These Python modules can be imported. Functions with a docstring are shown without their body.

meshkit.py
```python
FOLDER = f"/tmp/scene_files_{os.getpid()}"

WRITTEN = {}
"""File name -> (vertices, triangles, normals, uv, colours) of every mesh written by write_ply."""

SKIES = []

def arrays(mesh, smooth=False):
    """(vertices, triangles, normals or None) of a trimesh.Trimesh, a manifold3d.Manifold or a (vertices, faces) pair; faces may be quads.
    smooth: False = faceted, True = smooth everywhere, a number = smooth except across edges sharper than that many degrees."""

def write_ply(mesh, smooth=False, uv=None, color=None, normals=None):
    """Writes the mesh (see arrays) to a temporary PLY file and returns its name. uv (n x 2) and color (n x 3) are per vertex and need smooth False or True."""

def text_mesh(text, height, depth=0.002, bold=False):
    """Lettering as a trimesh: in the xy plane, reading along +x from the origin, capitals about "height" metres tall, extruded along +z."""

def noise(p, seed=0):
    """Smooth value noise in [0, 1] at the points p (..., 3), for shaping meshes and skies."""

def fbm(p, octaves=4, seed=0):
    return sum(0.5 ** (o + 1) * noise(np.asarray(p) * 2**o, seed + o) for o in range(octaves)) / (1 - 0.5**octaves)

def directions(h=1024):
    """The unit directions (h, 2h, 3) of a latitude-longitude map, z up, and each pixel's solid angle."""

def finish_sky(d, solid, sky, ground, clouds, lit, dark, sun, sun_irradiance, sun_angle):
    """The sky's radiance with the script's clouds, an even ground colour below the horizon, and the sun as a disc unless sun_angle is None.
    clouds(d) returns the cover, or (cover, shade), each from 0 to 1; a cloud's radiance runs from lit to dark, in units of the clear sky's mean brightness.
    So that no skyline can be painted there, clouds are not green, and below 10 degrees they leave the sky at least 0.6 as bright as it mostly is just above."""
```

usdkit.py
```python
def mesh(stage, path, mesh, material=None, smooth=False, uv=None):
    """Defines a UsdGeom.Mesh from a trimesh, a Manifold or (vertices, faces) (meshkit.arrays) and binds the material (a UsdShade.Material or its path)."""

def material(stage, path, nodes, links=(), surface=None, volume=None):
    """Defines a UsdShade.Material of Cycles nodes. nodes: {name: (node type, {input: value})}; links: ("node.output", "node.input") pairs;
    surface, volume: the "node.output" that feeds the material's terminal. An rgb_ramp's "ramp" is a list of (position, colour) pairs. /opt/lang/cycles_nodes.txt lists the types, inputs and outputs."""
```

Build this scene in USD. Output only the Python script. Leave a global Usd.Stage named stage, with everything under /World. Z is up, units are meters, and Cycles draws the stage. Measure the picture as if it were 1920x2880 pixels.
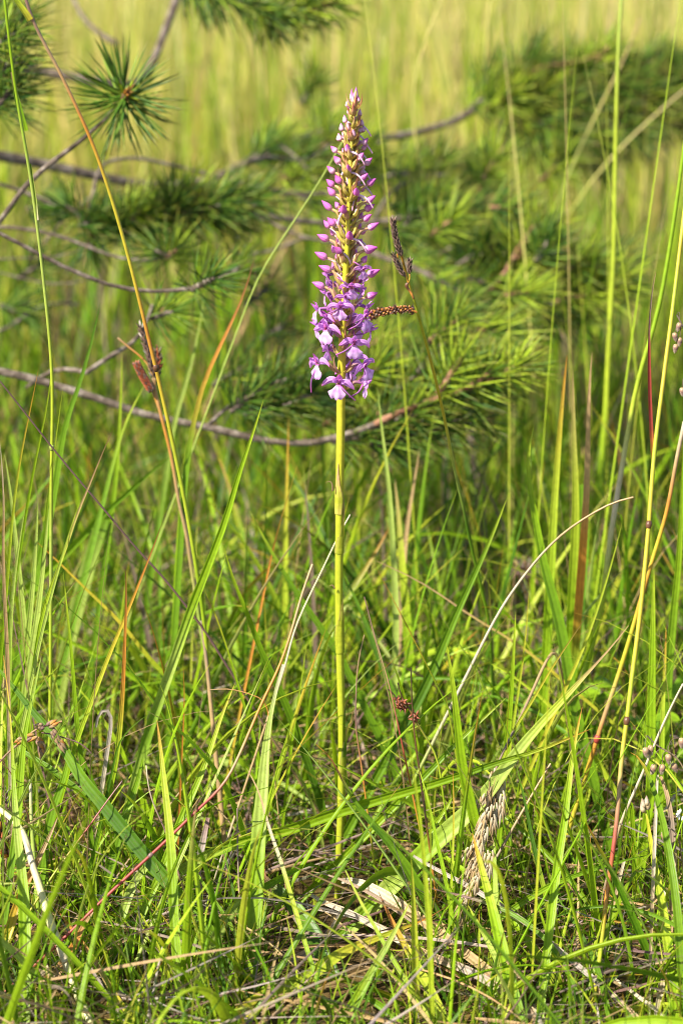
import math, random, numpy as np, trimesh, usdkit, meshkit
from pxr import Usd, UsdGeom, UsdLux, UsdShade, Gf, Sdf, Vt
from scipy.interpolate import PchipInterpolator

random.seed(7)
R = np.random.default_rng(7)
stage = Usd.Stage.CreateInMemory()
UsdGeom.SetStageUpAxis(stage, UsdGeom.Tokens.z)
UsdGeom.SetStageMetersPerUnit(stage, 1.0)
world = UsdGeom.Xform.Define(stage, '/World')
stage.SetDefaultPrim(world.GetPrim())
UsdGeom.Scope.Define(stage, '/World/Looks')

# ------------------------------------------------------------------ camera
PITCH, FPX = math.radians(15.0), 6500.0
CAMY, CAMZ = -1.25, 0.5634
cam = UsdGeom.Camera.Define(stage, '/World/camera')
cam.AddTranslateOp().Set(Gf.Vec3d(0, CAMY, CAMZ))
cam.AddRotateXOp().Set(90 - math.degrees(PITCH))
cam.CreateHorizontalApertureAttr(24.0)
cam.CreateVerticalApertureAttr(36.0)
cam.CreateFocalLengthAttr(24.0 * FPX / 1920)
cam.CreateClippingRangeAttr(Gf.Vec2f(0.01, 1000))
cam.CreateFStopAttr(7.4)
cam.CreateFocusDistanceAttr(1.27)
cam.CreateExposureAttr(1.17)

# ------------------------------------------------------------------ sky and sun
SUN_AZ, SUN_EL = math.radians(-128.0), math.radians(44.0)     # azimuth = atan2(x, y) of the direction towards the sun
sund = np.array([math.sin(SUN_AZ) * math.cos(SUN_EL), math.cos(SUN_AZ) * math.cos(SUN_EL), math.sin(SUN_EL)])
dome = UsdLux.DomeLight.Define(stage, '/World/sky')
skym = usdkit.material(stage, '/World/Looks/sky_look', {
    's': ('sky_texture', {'sky_type': 'single_scattering', 'sun_disc': False, 'sun_elevation': SUN_EL, 'sun_rotation': SUN_AZ}),
    'b': ('background_shader', {'strength': 0.085})}, [('s.color', 'b.color')], surface='b.background')
UsdShade.MaterialBindingAPI.Apply(dome.GetPrim()).Bind(skym)
dome.GetPrim().SetCustomDataByKey('kind', 'structure')
sun = UsdLux.DistantLight.Define(stage, '/World/sun')
sun.CreateIntensityAttr(1.25); sun.CreateAngleAttr(0.6); sun.CreateNormalizeAttr(True)
sun.CreateColorAttr(Gf.Vec3f(1.0, 0.93, 0.80))
sun.AddTransformOp().Set(Gf.Matrix4d().SetRotate(Gf.Rotation(Gf.Vec3d(0, 0, 1), Gf.Vec3d(*map(float, sund)))))

# ------------------------------------------------------------------ helpers: prims
used = {}
def numbered(parent, name):
    k = used.get((parent, name), 0); used[(parent, name)] = k + 1
    return f'{parent}/{name}' + (f'_{k:03d}' if k else '')
def tag(p, label=None, cat=None, group=None, kind=None):
    p = p.GetPrim() if hasattr(p, 'GetPrim') else p
    for k, v in (('label', label), ('category', cat), ('group', group), ('kind', kind)):
        if v: p.SetCustomDataByKey(k, v)
    return p
def thing(name, label, cat, group=None):
    return tag(UsdGeom.Xform.Define(stage, numbered('/World', name)), label, cat, group)
def obj(name, mesh, mat, parent=None, smooth=True, tint=None, leaf=None, kind=None):
    base = '/World' if parent is None else str(parent.GetPath())
    m = usdkit.mesh(stage, numbered(base, name), mesh, mat, smooth=smooth)
    m.CreateDoubleSidedAttr(True)
    pv = UsdGeom.PrimvarsAPI(m)
    if tint is not None:
        pv.CreatePrimvar('tint', Sdf.ValueTypeNames.Color3fArray, 'vertex').Set(Vt.Vec3fArray.FromNumpy(np.asarray(tint, np.float32)))
    if leaf is not None:
        pv.CreatePrimvar('leaf', Sdf.ValueTypeNames.Color3fArray, 'vertex').Set(Vt.Vec3fArray.FromNumpy(np.asarray(leaf, np.float32)))
    if kind: tag(m, kind=kind)
    return m.GetPrim()

# ------------------------------------------------------------------ helpers: places in the meadow, read off the photograph (1920 x 2880)
SP, CP = math.sin(PITCH), math.cos(PITCH)
def ray(px, py):
    dx, dy = px - 960, 1440 - py
    return np.array([dx, CP * FPX + SP * dy, -SP * FPX + CP * dy])
def at(px, py, y):
    d = ray(px, py); return np.array([0, CAMY, CAMZ]) + d * ((y - CAMY) / d[1])
def ground_y(py):
    d = ray(960, py); return CAMY + CAMZ / max(-d[2] / d[1], 1e-3)
def px_m(y): return (y - CAMY) / CP / FPX           # metres per photo pixel near depth y
QUAD = {'a': (0, 0), 'b': (960, 0), 'c': (0, 720), 'd': (960, 720), 'e': (0, 1440), 'f': (960, 1440), 'g': (0, 2160), 'h': (960, 2160)}
def trace(s):
    out = []
    for seg in s.split('|'):
        k, pts = seg.strip().split(':')
        for p in pts.split():
            x, y = map(float, p.split(','))
            if k == 'D': out.append((x * 1.2245, y * 1.2245))
            elif k == 'Z': out.append((820 + x / 4.3556, 660 + y / 4.3556))
            elif k == 'X': out.append((820 + x / 5.2267, 220 + y / 5.2267))
            else: out.append((QUAD[k][0] + x / 1.6333, QUAD[k][1] + y / 1.6333))
    return out
def place(s, y_tip, y_base, root=True):
    """A traced line, tip first, as points in the meadow; its foot runs on into the ground."""
    pix = trace(s)
    seg = np.cumsum([0] + [math.dist(a, b) for a, b in zip(pix, pix[1:])])
    t = seg / max(seg[-1], 1e-6)
    if root: y_base = min(y_base, ground_y(pix[-1][1]) - 0.012)
    P = []
    for (px, py), k in zip(pix, t):
        y = y_tip + (y_base - y_tip) * k
        if root: y = min(y, ground_y(py) - 0.006)
        P.append(at(px, py, y))
    if root:
        d = P[-1] - P[-2]; d /= np.linalg.norm(d)
        h = P[-1][2] + 0.02
        if h > 0:
            d[2] = min(d[2], -0.55); P.append(P[-1] + d * (h / -d[2]))
    return np.array(P)
def spline(P, n, even=True):
    P = np.asarray(P, float)
    s = np.r_[0, np.cumsum(np.linalg.norm(np.diff(P, axis=0), axis=1) + 1e-9)]
    if len(P) == 2: return P[0] + np.linspace(0, 1, n)[:, None] * (P[1] - P[0])
    from scipy.interpolate import CubicSpline
    f = CubicSpline(s, P, bc_type='natural') if len(P) < 5 else PchipInterpolator(s, P)
    q = f(np.linspace(0, s[-1], n * 3))
    if len(P) >= 5:                       # take the corners off
        for _ in range(n // 2): q[1:-1] = (q[:-2] + 2 * q[1:-1] + q[2:]) / 4
    return q[np.linspace(0, len(q) - 1, n).round().astype(int)]
def unit(v): return v / np.maximum(np.linalg.norm(v, axis=-1, keepdims=True), 1e-12)
def frames(P, first=None):
    T = unit(np.gradient(P, axis=0))
    n = np.array(first if first is not None else [0.3, -1, 0.2], float)
    N = []
    for t in T:
        n = n - t * (n @ t)
        if np.linalg.norm(n) < 1e-6: n = np.cross(t, [0.3, 0.8, 0.5])
        n = n / np.linalg.norm(n); N.append(n)
    N = np.array(N)
    return T, N, np.cross(T, N)
def tube(P, r, sides=8, ridge=0.0, lobes=5):
    """Round stem along P with radius r (per point), ends closed. -> v, f, t along, angle"""
    P = np.asarray(P); n = len(P); r = np.broadcast_to(np.asarray(r, float), n)
    T, N, B = frames(P)
    a = np.linspace(0, 2 * np.pi, sides, endpoint=False)
    rr = r[:, None] * (1 + ridge * np.cos(lobes * a))[None]
    v = (P[:, None] + rr[..., None] * (np.cos(a)[None, :, None] * N[:, None] + np.sin(a)[None, :, None] * B[:, None])).reshape(-1, 3)
    i = np.arange(n - 1)[:, None] * sides; j = np.arange(sides)[None]; k = (j + 1) % sides
    q = np.stack([i + j, i + k, i + sides + k, i + sides + j], -1).reshape(-1, 4)
    f = np.vstack([q[:, [0, 1, 2]], q[:, [0, 2, 3]]])
    v = np.vstack([v, P[:1], P[-1:]]); c0 = n * sides
    j = np.arange(sides); k = (j + 1) % sides
    f = np.vstack([f, np.stack([np.full(sides, c0), k, j], 1), np.stack([np.full(sides, c0 + 1), (n - 1) * sides + j, (n - 1) * sides + k], 1)])
    t = np.r_[np.repeat(np.linspace(0, 1, n), sides), 0, 1]
    return v, f, t
def ribbon(P, w, turn=0.0, fold=0.25, twist=0.0, across=5, face=None, wave=0.0):
    """Leaf blade along P (tip first): w = half widths; a keel folds it; turn and twist in degrees about its length."""
    P = np.asarray(P); n = len(P)
    T = unit(np.gradient(P, axis=0))
    F = np.array(face if face is not None else [0, -1, 0.25], float)
    S = unit(np.cross(T, F)); Nn = np.cross(S, T)
    s = np.linspace(0, 1, n)
    a = np.radians(turn + twist * s)[:, None]
    S, Nn = S * np.cos(a) + Nn * np.sin(a), Nn * np.cos(a) - S * np.sin(a)
    u = np.linspace(-1, 1, across)
    w = np.broadcast_to(np.asarray(w, float), n)
    v = P[:, None] + (w[:, None] * u[None])[..., None] * S[:, None] + (w[:, None] * (fold * np.abs(u) + wave * np.sin(s * 40)[:, None] * np.abs(u)[None]))[..., None] * Nn[:, None]
    i = np.arange(n - 1)[:, None] * across; j = np.arange(across - 1)[None]
    q = np.stack([i + j, i + j + 1, i + across + j + 1, i + across + j], -1).reshape(-1, 4)
    f = np.vstack([q[:, [0, 1, 2]], q[:, [0, 2, 3]]])
    return v.reshape(-1, 3), f, np.repeat(s, across), np.tile(u, n)
def join(ms):
    """(v, f, tint) pieces into one"""
    o, V, F, C = 0, [], [], []
    for v, f, c in ms:
        V.append(v); F.append(f + o); C.append(np.broadcast_to(c, (len(v), 3))); o += len(v)
    return (np.vstack(V), np.vstack(F)), np.vstack(C)
def ellipsoid(c, axis, L, r, n=8, m=7, point=0.0):
    """Seed shape from c along axis, length L, radius r; point > 0 sharpens its far end."""
    axis = unit(np.asarray(axis, float)); s = np.linspace(0.03, 1, m)
    prof = np.sin(np.pi * s ** (0.8 - 0.25 * point)) ** (0.8)
    prof = np.where(s > 0.999, 0.04, prof)
    P = np.asarray(c) + axis * (s * L)[:, None]
    v, f, t = tube(P, np.maximum(prof, 0.04) * r, n)
    return v, f, t

# ------------------------------------------------------------------ colours (base colours) and materials
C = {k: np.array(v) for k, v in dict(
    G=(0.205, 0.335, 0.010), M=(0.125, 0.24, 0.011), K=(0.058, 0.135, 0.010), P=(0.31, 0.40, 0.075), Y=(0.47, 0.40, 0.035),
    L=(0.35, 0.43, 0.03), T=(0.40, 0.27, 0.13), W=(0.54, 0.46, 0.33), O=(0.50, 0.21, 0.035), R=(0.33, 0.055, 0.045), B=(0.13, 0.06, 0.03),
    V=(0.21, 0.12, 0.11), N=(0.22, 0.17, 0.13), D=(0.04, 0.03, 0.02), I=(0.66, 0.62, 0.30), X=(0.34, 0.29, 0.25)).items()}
def grad(keys, t):
    k = np.array([C[c] for c in keys])
    if len(k) == 1: return np.repeat(k, len(t), 0)
    x = np.linspace(0, 1, len(k))
    return np.stack([np.interp(t, x, k[:, i]) for i in range(3)], 1)
def leafy(name, rough, trans, spec=0.4, tcol=(1.25, 1.2, 0.7), vein=0.08, scale=300.0, spots=0.0):
    """Thin plant tissue: the mesh's own colour, parallel veins and blotches, light passing through."""
    nodes = {
        'tint': ('attribute', {'attribute': 'tint'}), 'leaf': ('attribute', {'attribute': 'leaf'}), 'sep': ('separate_color', {}),
        'tc': ('texture_coordinate', {}), 'nz': ('noise_texture', {'scale': scale, 'detail': 3.0}),
        'mu': ('math', {'math_type': 'multiply', 'value2': 16.0}), 'sn': ('math', {'math_type': 'sine'}),
        'mv': ('math', {'math_type': 'multiply', 'value2': vein}), 'mn': ('math', {'math_type': 'multiply_add', 'value2': 0.55, 'value3': 0.73}),
        'ad': ('math', {'math_type': 'add'}), 'cc': ('combine_color', {}),
        'col': ('mix', {'mix_type': 'multiply', 'fac': 1.0}), 'tr': ('mix', {'mix_type': 'multiply', 'fac': 1.0, 'color2': tcol}),
        'p': ('principled_bsdf', {'roughness': rough, 'specular_ior_level': spec}), 't': ('translucent_bsdf', {}), 'm': ('mix_closure', {'fac': trans}),
        'bp': ('bump', {'strength': 0.25, 'distance': 0.0004})}
    links = [('leaf.color', 'sep.color'), ('sep.r', 'mu.value1'), ('mu.value', 'sn.value1'), ('sn.value', 'mv.value1'),
             ('tc.object', 'nz.vector'), ('nz.fac', 'mn.value1'), ('mv.value', 'ad.value1'), ('mn.value', 'ad.value2'),
             ('ad.value', 'cc.r'), ('ad.value', 'cc.g'), ('ad.value', 'cc.b'), ('tint.color', 'col.color1'), ('cc.color', 'col.color2'),
             ('col.color', 'tr.color1'), ('sn.value', 'bp.height'), ('bp.normal', 'p.normal')]
    src = 'col.color'
    if spots:
        nodes['vo'] = ('noise_texture', {'scale': 900.0, 'detail': 1.0}); nodes['vr'] = ('rgb_ramp', {'ramp': [(0.0, (0, 0, 0)), (0.66, (0, 0, 0)), (0.74, (1, 1, 1))]})
        nodes['vm'] = ('math', {'math_type': 'multiply', 'value2': spots}); nodes['sp'] = ('mix', {'mix_type': 'mix', 'color2': (0.10, 0.05, 0.02)})
        nodes['r2b'] = ('rgb_to_bw', {})
        links += [('tc.object', 'vo.vector'), ('vo.fac', 'vr.fac'), ('vr.color', 'r2b.color'), ('r2b.val', 'vm.value1'), ('vm.value', 'sp.fac'), ('col.color', 'sp.color1')]
        src = 'sp.color'
    links += [(src, 'p.base_color'), ('tr.color', 't.color'), ('p.BSDF', 'm.closure1'), ('t.BSDF', 'm.closure2')]
    return usdkit.material(stage, '/World/Looks/' + name, nodes, links, surface='m.closure')
M_grass = leafy('grass_look', 0.40, 0.31, 0.24, spots=0.5)
M_dry = leafy('dry_grass_look', 0.6, 0.2, 0.2, (1.1, 1.0, 0.85), 0.16, 500.0, spots=0.45)
M_stem = leafy('green_stem_look', 0.38, 0.12, 0.4, vein=0.0, scale=250.0, spots=0.25)
M_petal = leafy('petal_look', 0.5, 0.38, 0.25, (1.1, 0.95, 1.15), 0.10, 700.0)
M_bud = leafy('bud_look', 0.42, 0.18, 0.35, (1.1, 0.9, 1.1), 0.07, 600.0)
M_bract = leafy('bract_look', 0.45, 0.28, 0.3, (1.2, 1.05, 0.7), 0.06, 600.0)
M_orchid = leafy('orchid_stem_look', 0.36, 0.14, 0.45, vein=0.0, scale=420.0, spots=0.12)
M_needle = leafy('pine_needle_look', 0.42, 0.16, 0.28, vein=0.0, scale=120.0)
M_seed = leafy('seed_look', 0.4, 0.08, 0.45, vein=0.0, scale=900.0)
def bark(name, a, b, c):
    return usdkit.material(stage, '/World/Looks/' + name, {
        'tc': ('texture_coordinate', {}), 'n1': ('noise_texture', {'scale': 160.0, 'detail': 6.0, 'roughness': 0.65}), 'n2': ('noise_texture', {'scale': 38.0, 'detail': 3.0}),
        'r': ('rgb_ramp', {'ramp': [(0.3, a), (0.5, b), (0.68, c)]}), 'mx': ('mix', {'mix_type': 'multiply', 'fac': 0.6}),
        'r2': ('rgb_ramp', {'ramp': [(0.35, (0.55, 0.5, 0.47)), (0.6, (1.0, 1.0, 1.0))]}),
        'bp': ('bump', {'strength': 0.9, 'distance': 0.002}), 'p': ('principled_bsdf', {'roughness': 0.85, 'specular_ior_level': 0.15})},
        [('tc.object', 'n1.vector'), ('tc.object', 'n2.vector'), ('n1.fac', 'r.fac'), ('n2.fac', 'r2.fac'), ('r.color', 'mx.color1'), ('r2.color', 'mx.color2'),
         ('mx.color', 'p.base_color'), ('n1.fac', 'bp.height'), ('bp.normal', 'p.normal')], surface='p.BSDF')
M_bark = bark('pine_bark_look', (0.05, 0.04, 0.03), (0.155, 0.12, 0.095), (0.36, 0.31, 0.26))
M_bark_red = bark('young_bark_look', (0.12, 0.05, 0.03), (0.30, 0.15, 0.09), (0.46, 0.30, 0.19))
M_ground = usdkit.material(stage, '/World/Looks/ground_look', {
    'tc': ('texture_coordinate', {}), 'n1': ('noise_texture', {'scale': 55.0, 'detail': 7.0, 'roughness': 0.7}), 'n2': ('noise_texture', {'scale': 1.4, 'detail': 3.0}),
    'r': ('rgb_ramp', {'ramp': [(0.3, (0.022, 0.016, 0.009)), (0.5, (0.07, 0.05, 0.024)), (0.7, (0.17, 0.125, 0.06))]}),
    'r2': ('rgb_ramp', {'ramp': [(0.35, (0.9, 0.9, 0.5)), (0.65, (1.3, 1.15, 0.9))]}),
    'mx': ('mix', {'mix_type': 'multiply', 'fac': 1.0}), 'bp': ('bump', {'strength': 0.8, 'distance': 0.01}), 'p': ('principled_bsdf', {'roughness': 0.9, 'specular_ior_level': 0.1})},
    [('tc.object', 'n1.vector'), ('tc.object', 'n2.vector'), ('n1.fac', 'r.fac'), ('n2.fac', 'r2.fac'), ('r.color', 'mx.color1'), ('r2.color', 'mx.color2'),
     ('mx.color', 'p.base_color'), ('n1.fac', 'bp.height'), ('bp.normal', 'p.normal')], surface='p.BSDF')

# ------------------------------------------------------------------ the ground: one sheet to the horizon, finer near the orchid
gx = np.unique(np.r_[np.linspace(-1.6, 1.6, 81), np.linspace(-8, 8, 41), -200, -60, -20, 20, 60, 200])
gy = np.unique(np.r_[np.linspace(-2, 3, 101), np.linspace(3, 14, 45), -200, -60, -20, -6, 20, 40, 80, 200, 400])
GX, GY = np.meshgrid(gx, gy)
def ground_z(x, y):
    p = np.stack([np.asarray(x) * 6, np.asarray(y) * 6, np.zeros_like(np.asarray(x))], -1)
    return (meshkit.fbm(p, 3, 3) - 0.55) * 0.022
gv = np.stack([GX, GY, ground_z(GX, GY)], -1).reshape(-1, 3)
ny, nx = GX.shape
ii = (np.arange(ny - 1)[:, None] * nx + np.arange(nx - 1)[None]).ravel()
tag(obj('ground', (gv, np.stack([ii, ii + 1, ii + nx + 1, ii + nx], 1)), M_ground), kind='structure')

# ------------------------------------------------------------------ grass that nobody could count
def blades(base, length, width, az, lean, curl, keys, tipc, tipmix, seg=6, jit=0.25, across=3, fold=0.5, taper=1.0):
    """Many blades at once, as one mesh. base n x 3; az = the way each leans; lean, curl radians at foot and gained by the tip."""
    n = len(base)
    t = np.linspace(0, 1, seg + 1)
    ang = lean[:, None] + curl[:, None] * t[None] ** 1.4
    h = np.stack([np.sin(az), np.cos(az), np.zeros(n)], 1)
    step = (length / seg)[:, None]
    dx, dz = np.sin(ang) * step, np.cos(ang) * step
    X = np.c_[np.zeros(n), np.cumsum(dx[:, :-1], 1)]; Z = np.c_[np.zeros(n), np.cumsum(dz[:, :-1], 1)]
    P = base[:, None] + X[..., None] * h[:, None] + Z[..., None] * np.array([0, 0, 1.0])
    rot = R.uniform(0, np.pi, n)
    side0 = np.stack([np.cos(az), -np.sin(az), np.zeros(n)], 1)
    nrm = np.cross(side0[:, None], np.stack([np.sin(ang)[..., None] * h[:, None] + np.cos(ang)[..., None] * np.array([0, 0, 1.0])], 0)[0])
    c, s = np.cos(rot)[:, None, None], np.sin(rot)[:, None, None]
    S = side0[:, None] * c + nrm * s; Nn = nrm * c - side0[:, None] * s
    prof = (np.minimum(1, 0.55 + 3 * t) * (1 - t ** (2.2 / taper)) + 0.015)
    W = width[:, None] * 0.5 * prof[None]
    u = np.linspace(-1, 1, across)
    V = P[:, :, None] + (W[..., None] * u)[..., None] * S[:, :, None] + (W[..., None] * fold * np.abs(u))[..., None] * Nn[:, :, None]
    k = across
    i = np.arange(seg)[:, None] * k; j = np.arange(k - 1)[None]
    q = np.stack([i + j, i + j + 1, i + k + j + 1, i + k + j], -1).reshape(-1, 4)
    f1 = np.vstack([q[:, [0, 1, 2]], q[:, [0, 2, 3]]])
    F = (f1[None] + (np.arange(n) * (seg + 1) * k)[:, None, None]).reshape(-1, 3)
    pal = np.array([C[x] for x in keys]); col = pal[R.integers(0, len(pal), n)] * R.uniform(1 - jit, 1 + jit, (n, 1)) * R.uniform(0.92, 1.08, (n, 3))
    tp = np.array([C[x] for x in tipc])[R.integers(0, len(tipc), n)]
    k0 = (np.clip((t[None] - 1 + tipmix[:, None]) / np.maximum(tipmix[:, None], 1e-3), 0, 1))[..., None]
    col = col[:, None] * (1 - k0) + tp[:, None] * k0
    col = np.repeat(col[:, :, None], k, 2).reshape(-1, 3)
    leaf = np.stack([np.broadcast_to(u * 0.5 + 0.5, (n, seg + 1, k)), np.broadcast_to(t[None, :, None], (n, seg + 1, k)), np.broadcast_to(R.uniform(0, 1, n)[:, None, None], (n, seg + 1, k))], -1).reshape(-1, 3)
    return (V.reshape(-1, 3), F), col, leaf
def scatter(n, y0, y1, margin=0.12, clump=0.0, power=1.0, seed=1):
    """Feet of plants over the strip of meadow between y0 and y1, a little wider than the view."""
    y = y0 + (y1 - y0) * R.uniform(0, 1, n) ** power
    half = 0.158 * (y - CAMY) * 1.08 + margin
    x = R.uniform(-1, 1, n) * half
    if clump:
        keep = meshkit.noise(np.stack([x * 14, y * 14, np.zeros(n)], -1), seed) > R.uniform(0, clump, n)
        x, y = x[keep], y[keep]
    return np.stack([x, y, ground_z(x, y) - 0.004], 1)
def clear_orchid(b, l, wide=0.045):
    """Grass right in front of the orchid's foot stays short, so that the stem shows."""
    near = np.clip(1 - np.abs(b[:, 0] + 0.002) / wide, 0, 1) * (b[:, 1] < 0.03) * (b[:, 1] > -0.17)
    return l * (1 - 0.95 * np.sqrt(near))
def grass_patch(name, label, b, lmin, lmax, wmin, wmax, lean, curl, keys, tipc, tip, mat=M_grass, cat='grass', clear=True, **kw):
    n = len(b)
    l = R.uniform(lmin, lmax, n)
    if clear: l = clear_orchid(b, l)
    m, col, leaf = blades(b, l, R.uniform(wmin, wmax, n), R.uniform(0, 2 * np.pi, n), np.abs(R.normal(0, lean, n)), np.abs(R.normal(0, curl, n)), keys, tipc, np.where(R.uniform(0, 1, n) < tip, R.uniform(0.05, 0.6, n), 0.001), **kw)
    tag(obj(name, m, mat, None, True, col, leaf), label, cat, None, 'stuff')

C['S'] = np.array((.55, .48, .15)); C['H'] = np.array((.58, .43, .22)); C['E'] = np.array((.38, .42, .05)); C['r'] = np.array((.20, .30, .03))
grass_patch('short_grass', 'dense short green grass turf around the foot of the orchid', scatter(4200, -0.34, 0.35, 0.1, 0.9, 1.0, 5), 0.018, 0.062, 0.0009, 0.0024, 0.45, 0.7, 'GMMKGL', 'TOY', 0.3)
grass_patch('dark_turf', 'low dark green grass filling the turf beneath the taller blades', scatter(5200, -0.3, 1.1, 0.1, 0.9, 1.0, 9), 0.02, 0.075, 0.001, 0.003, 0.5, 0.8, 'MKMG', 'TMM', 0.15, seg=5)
grass_patch('medium_grass', 'mid height green meadow grass standing behind the orchid below the pine', scatter(2700, 0.16, 1.0, 0.1, 1.0, 1.0, 12), 0.10, 0.27, 0.0018, 0.0052, 0.36, 0.75, 'GMLGKMKMN', 'TOYL', 0.4, seg=9, across=3)
grass_patch('fine_grass', 'fine thin yellow green and tan grass tangled among the taller blades', scatter(2600, -0.05, 1.0, 0.1, 0.6, 1.0, 22), 0.08, 0.24, 0.0007, 0.0016, 0.5, 0.9, 'GLMLTVEG', 'TOV', 0.5, seg=9, across=3)
grass_patch('thin_turf', 'thin upright green blades in the turf along the bottom of the picture', scatter(1500, -0.34, 0.0, 0.1, 0.6, 1.0, 33), 0.03, 0.085, 0.0008, 0.002, 0.4, 0.6, 'GMLGMK', 'TOY', 0.4, seg=8, across=3)
q2 = scatter(260, -0.26, 0.30, 0.12, 0.6, 1.0, 51); q2 = q2[(np.abs(q2[:, 0]) > .05) | (q2[:, 1] > .04)]
grass_patch('arching_grass', 'long broad arching green blades crossing at low angles in the foreground', q2, 0.12, 0.25, 0.003, 0.006, 0.75, 0.9, 'GMGPLMG', 'TOL', 0.35, seg=12, across=5)
grass_patch('near_grass', 'scattered long arching green blades around the foot of the orchid', scatter(360, -0.2, 0.24, 0.08, 0.5, 1.0, 14), 0.08, 0.20, 0.0016, 0.0048, 0.6, 0.9, 'GLGGPLM', 'TOYL', 0.4, seg=10, across=5)
q = scatter(900, 0.22, 1.7, 0.12, 0, 1.0, 40); q = q[R.uniform(0, 1, len(q)) < np.clip(1.3 * q[:, 0] / (.158 * (q[:, 1] - CAMY)) - .25, .0, .8)]
grass_patch('wispy_grass', 'tall thin yellow green flowering stems standing before and behind the pine', q, 0.30, 0.6, 0.0009, 0.002, 0.14, 0.22, 'LEPLSG', 'SHT', 0.6, seg=10, across=3, clear=False)
grass_patch('tall_meadow_grass', 'tall yellow green meadow grass behind and under the pine branches', scatter(3100, 0.7, 2.3, 0.15, 1.0, 1.0, 15), 0.14, 0.36, 0.0022, 0.006, 0.22, 0.4, 'GEMKMMKNGTMK', 'TYTN', 0.5, seg=6)
grass_patch('golden_meadow', 'golden yellow tall grass of the sunlit meadow beyond the pine', scatter(13000, 1.7, 9.0, 0.3, 0.7, 1.25, 18), 0.25, 0.62, 0.0022, 0.007, 0.13, 0.25, 'SESrLHErSGS', 'HSWS', 0.45, seg=4, clear=False)
grass_patch('far_meadow', 'pale straw coloured grass at the far end of the meadow', scatter(15000, 8.0, 22.0, 1.0, 0, 1.2, 20), 0.4, 0.8, 0.006, 0.014, 0.12, 0.2, 'SESEHE', 'HS', 0.5, seg=3, clear=False)
b = scatter(5200, -0.34, 0.8, 0.1, 0.7, 1.0, 30); b = b[~((np.abs(b[:, 0]) < .03) & (b[:, 1] < .01) & (b[:, 1] > -.07))]; b[:, 2] += R.uniform(0.0, 0.03, len(b))
n = len(b)
m, col, leaf = blades(b, R.uniform(0.03, 0.15, n), R.uniform(0.0004, 0.0022, n), R.uniform(0, 6.283, n), R.uniform(1.05, 1.62, n), R.normal(0.15, 0.35, n), 'TNNXTVTN', 'NT', np.full(n, 0.01), 6, 0.3)
tag(obj('dry_litter', m, M_dry, None, True, col, leaf), 'tangle of dead tan and grey grass lying between the green blades', 'dead grass', None, 'stuff')
#HEROES
# ------------------------------------------------------------------ the orchid
for k, c in dict(a=(.66, .17, .54), A=(.80, .48, .66), c=(.54, .07, .44), l=(.66, .31, .76), s=(.75, .47, .83), t=(.50, .10, .36), m=(.34, .13, .36), g=(.56, .48, .10), j=(.54, .35, .18), v=(.40, .13, .10), z=(.80, .66, .76), i=(.50, .47, .035), f=(.40, .44, .03), y=(.30, .17, .12)).items(): C[k] = np.array(c)
orchid = thing('fragrant_orchid', 'tall wild orchid with a slender spike of pink flowers and buds in the centre', 'orchid')
SPX = 'X:945,175 930,400 905,600 885,900 865,1200 852,1500 848,1800 820,2150|Z:690,100 660,400 645,800 625,1200 615,1500 605,1800 600,2200|D:782,994 780,1106 779,1250 778,1338 781,1530 785,1690 783,1850 778,1976 776,2040 775,2080'
spx = np.array(trace(SPX)); SY = np.interp(spx[:, 1], [250, 2500], [-.004, .004])
SPts = np.array([at(x, y, d) for (x, y), d in zip(spx, SY)])
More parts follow.
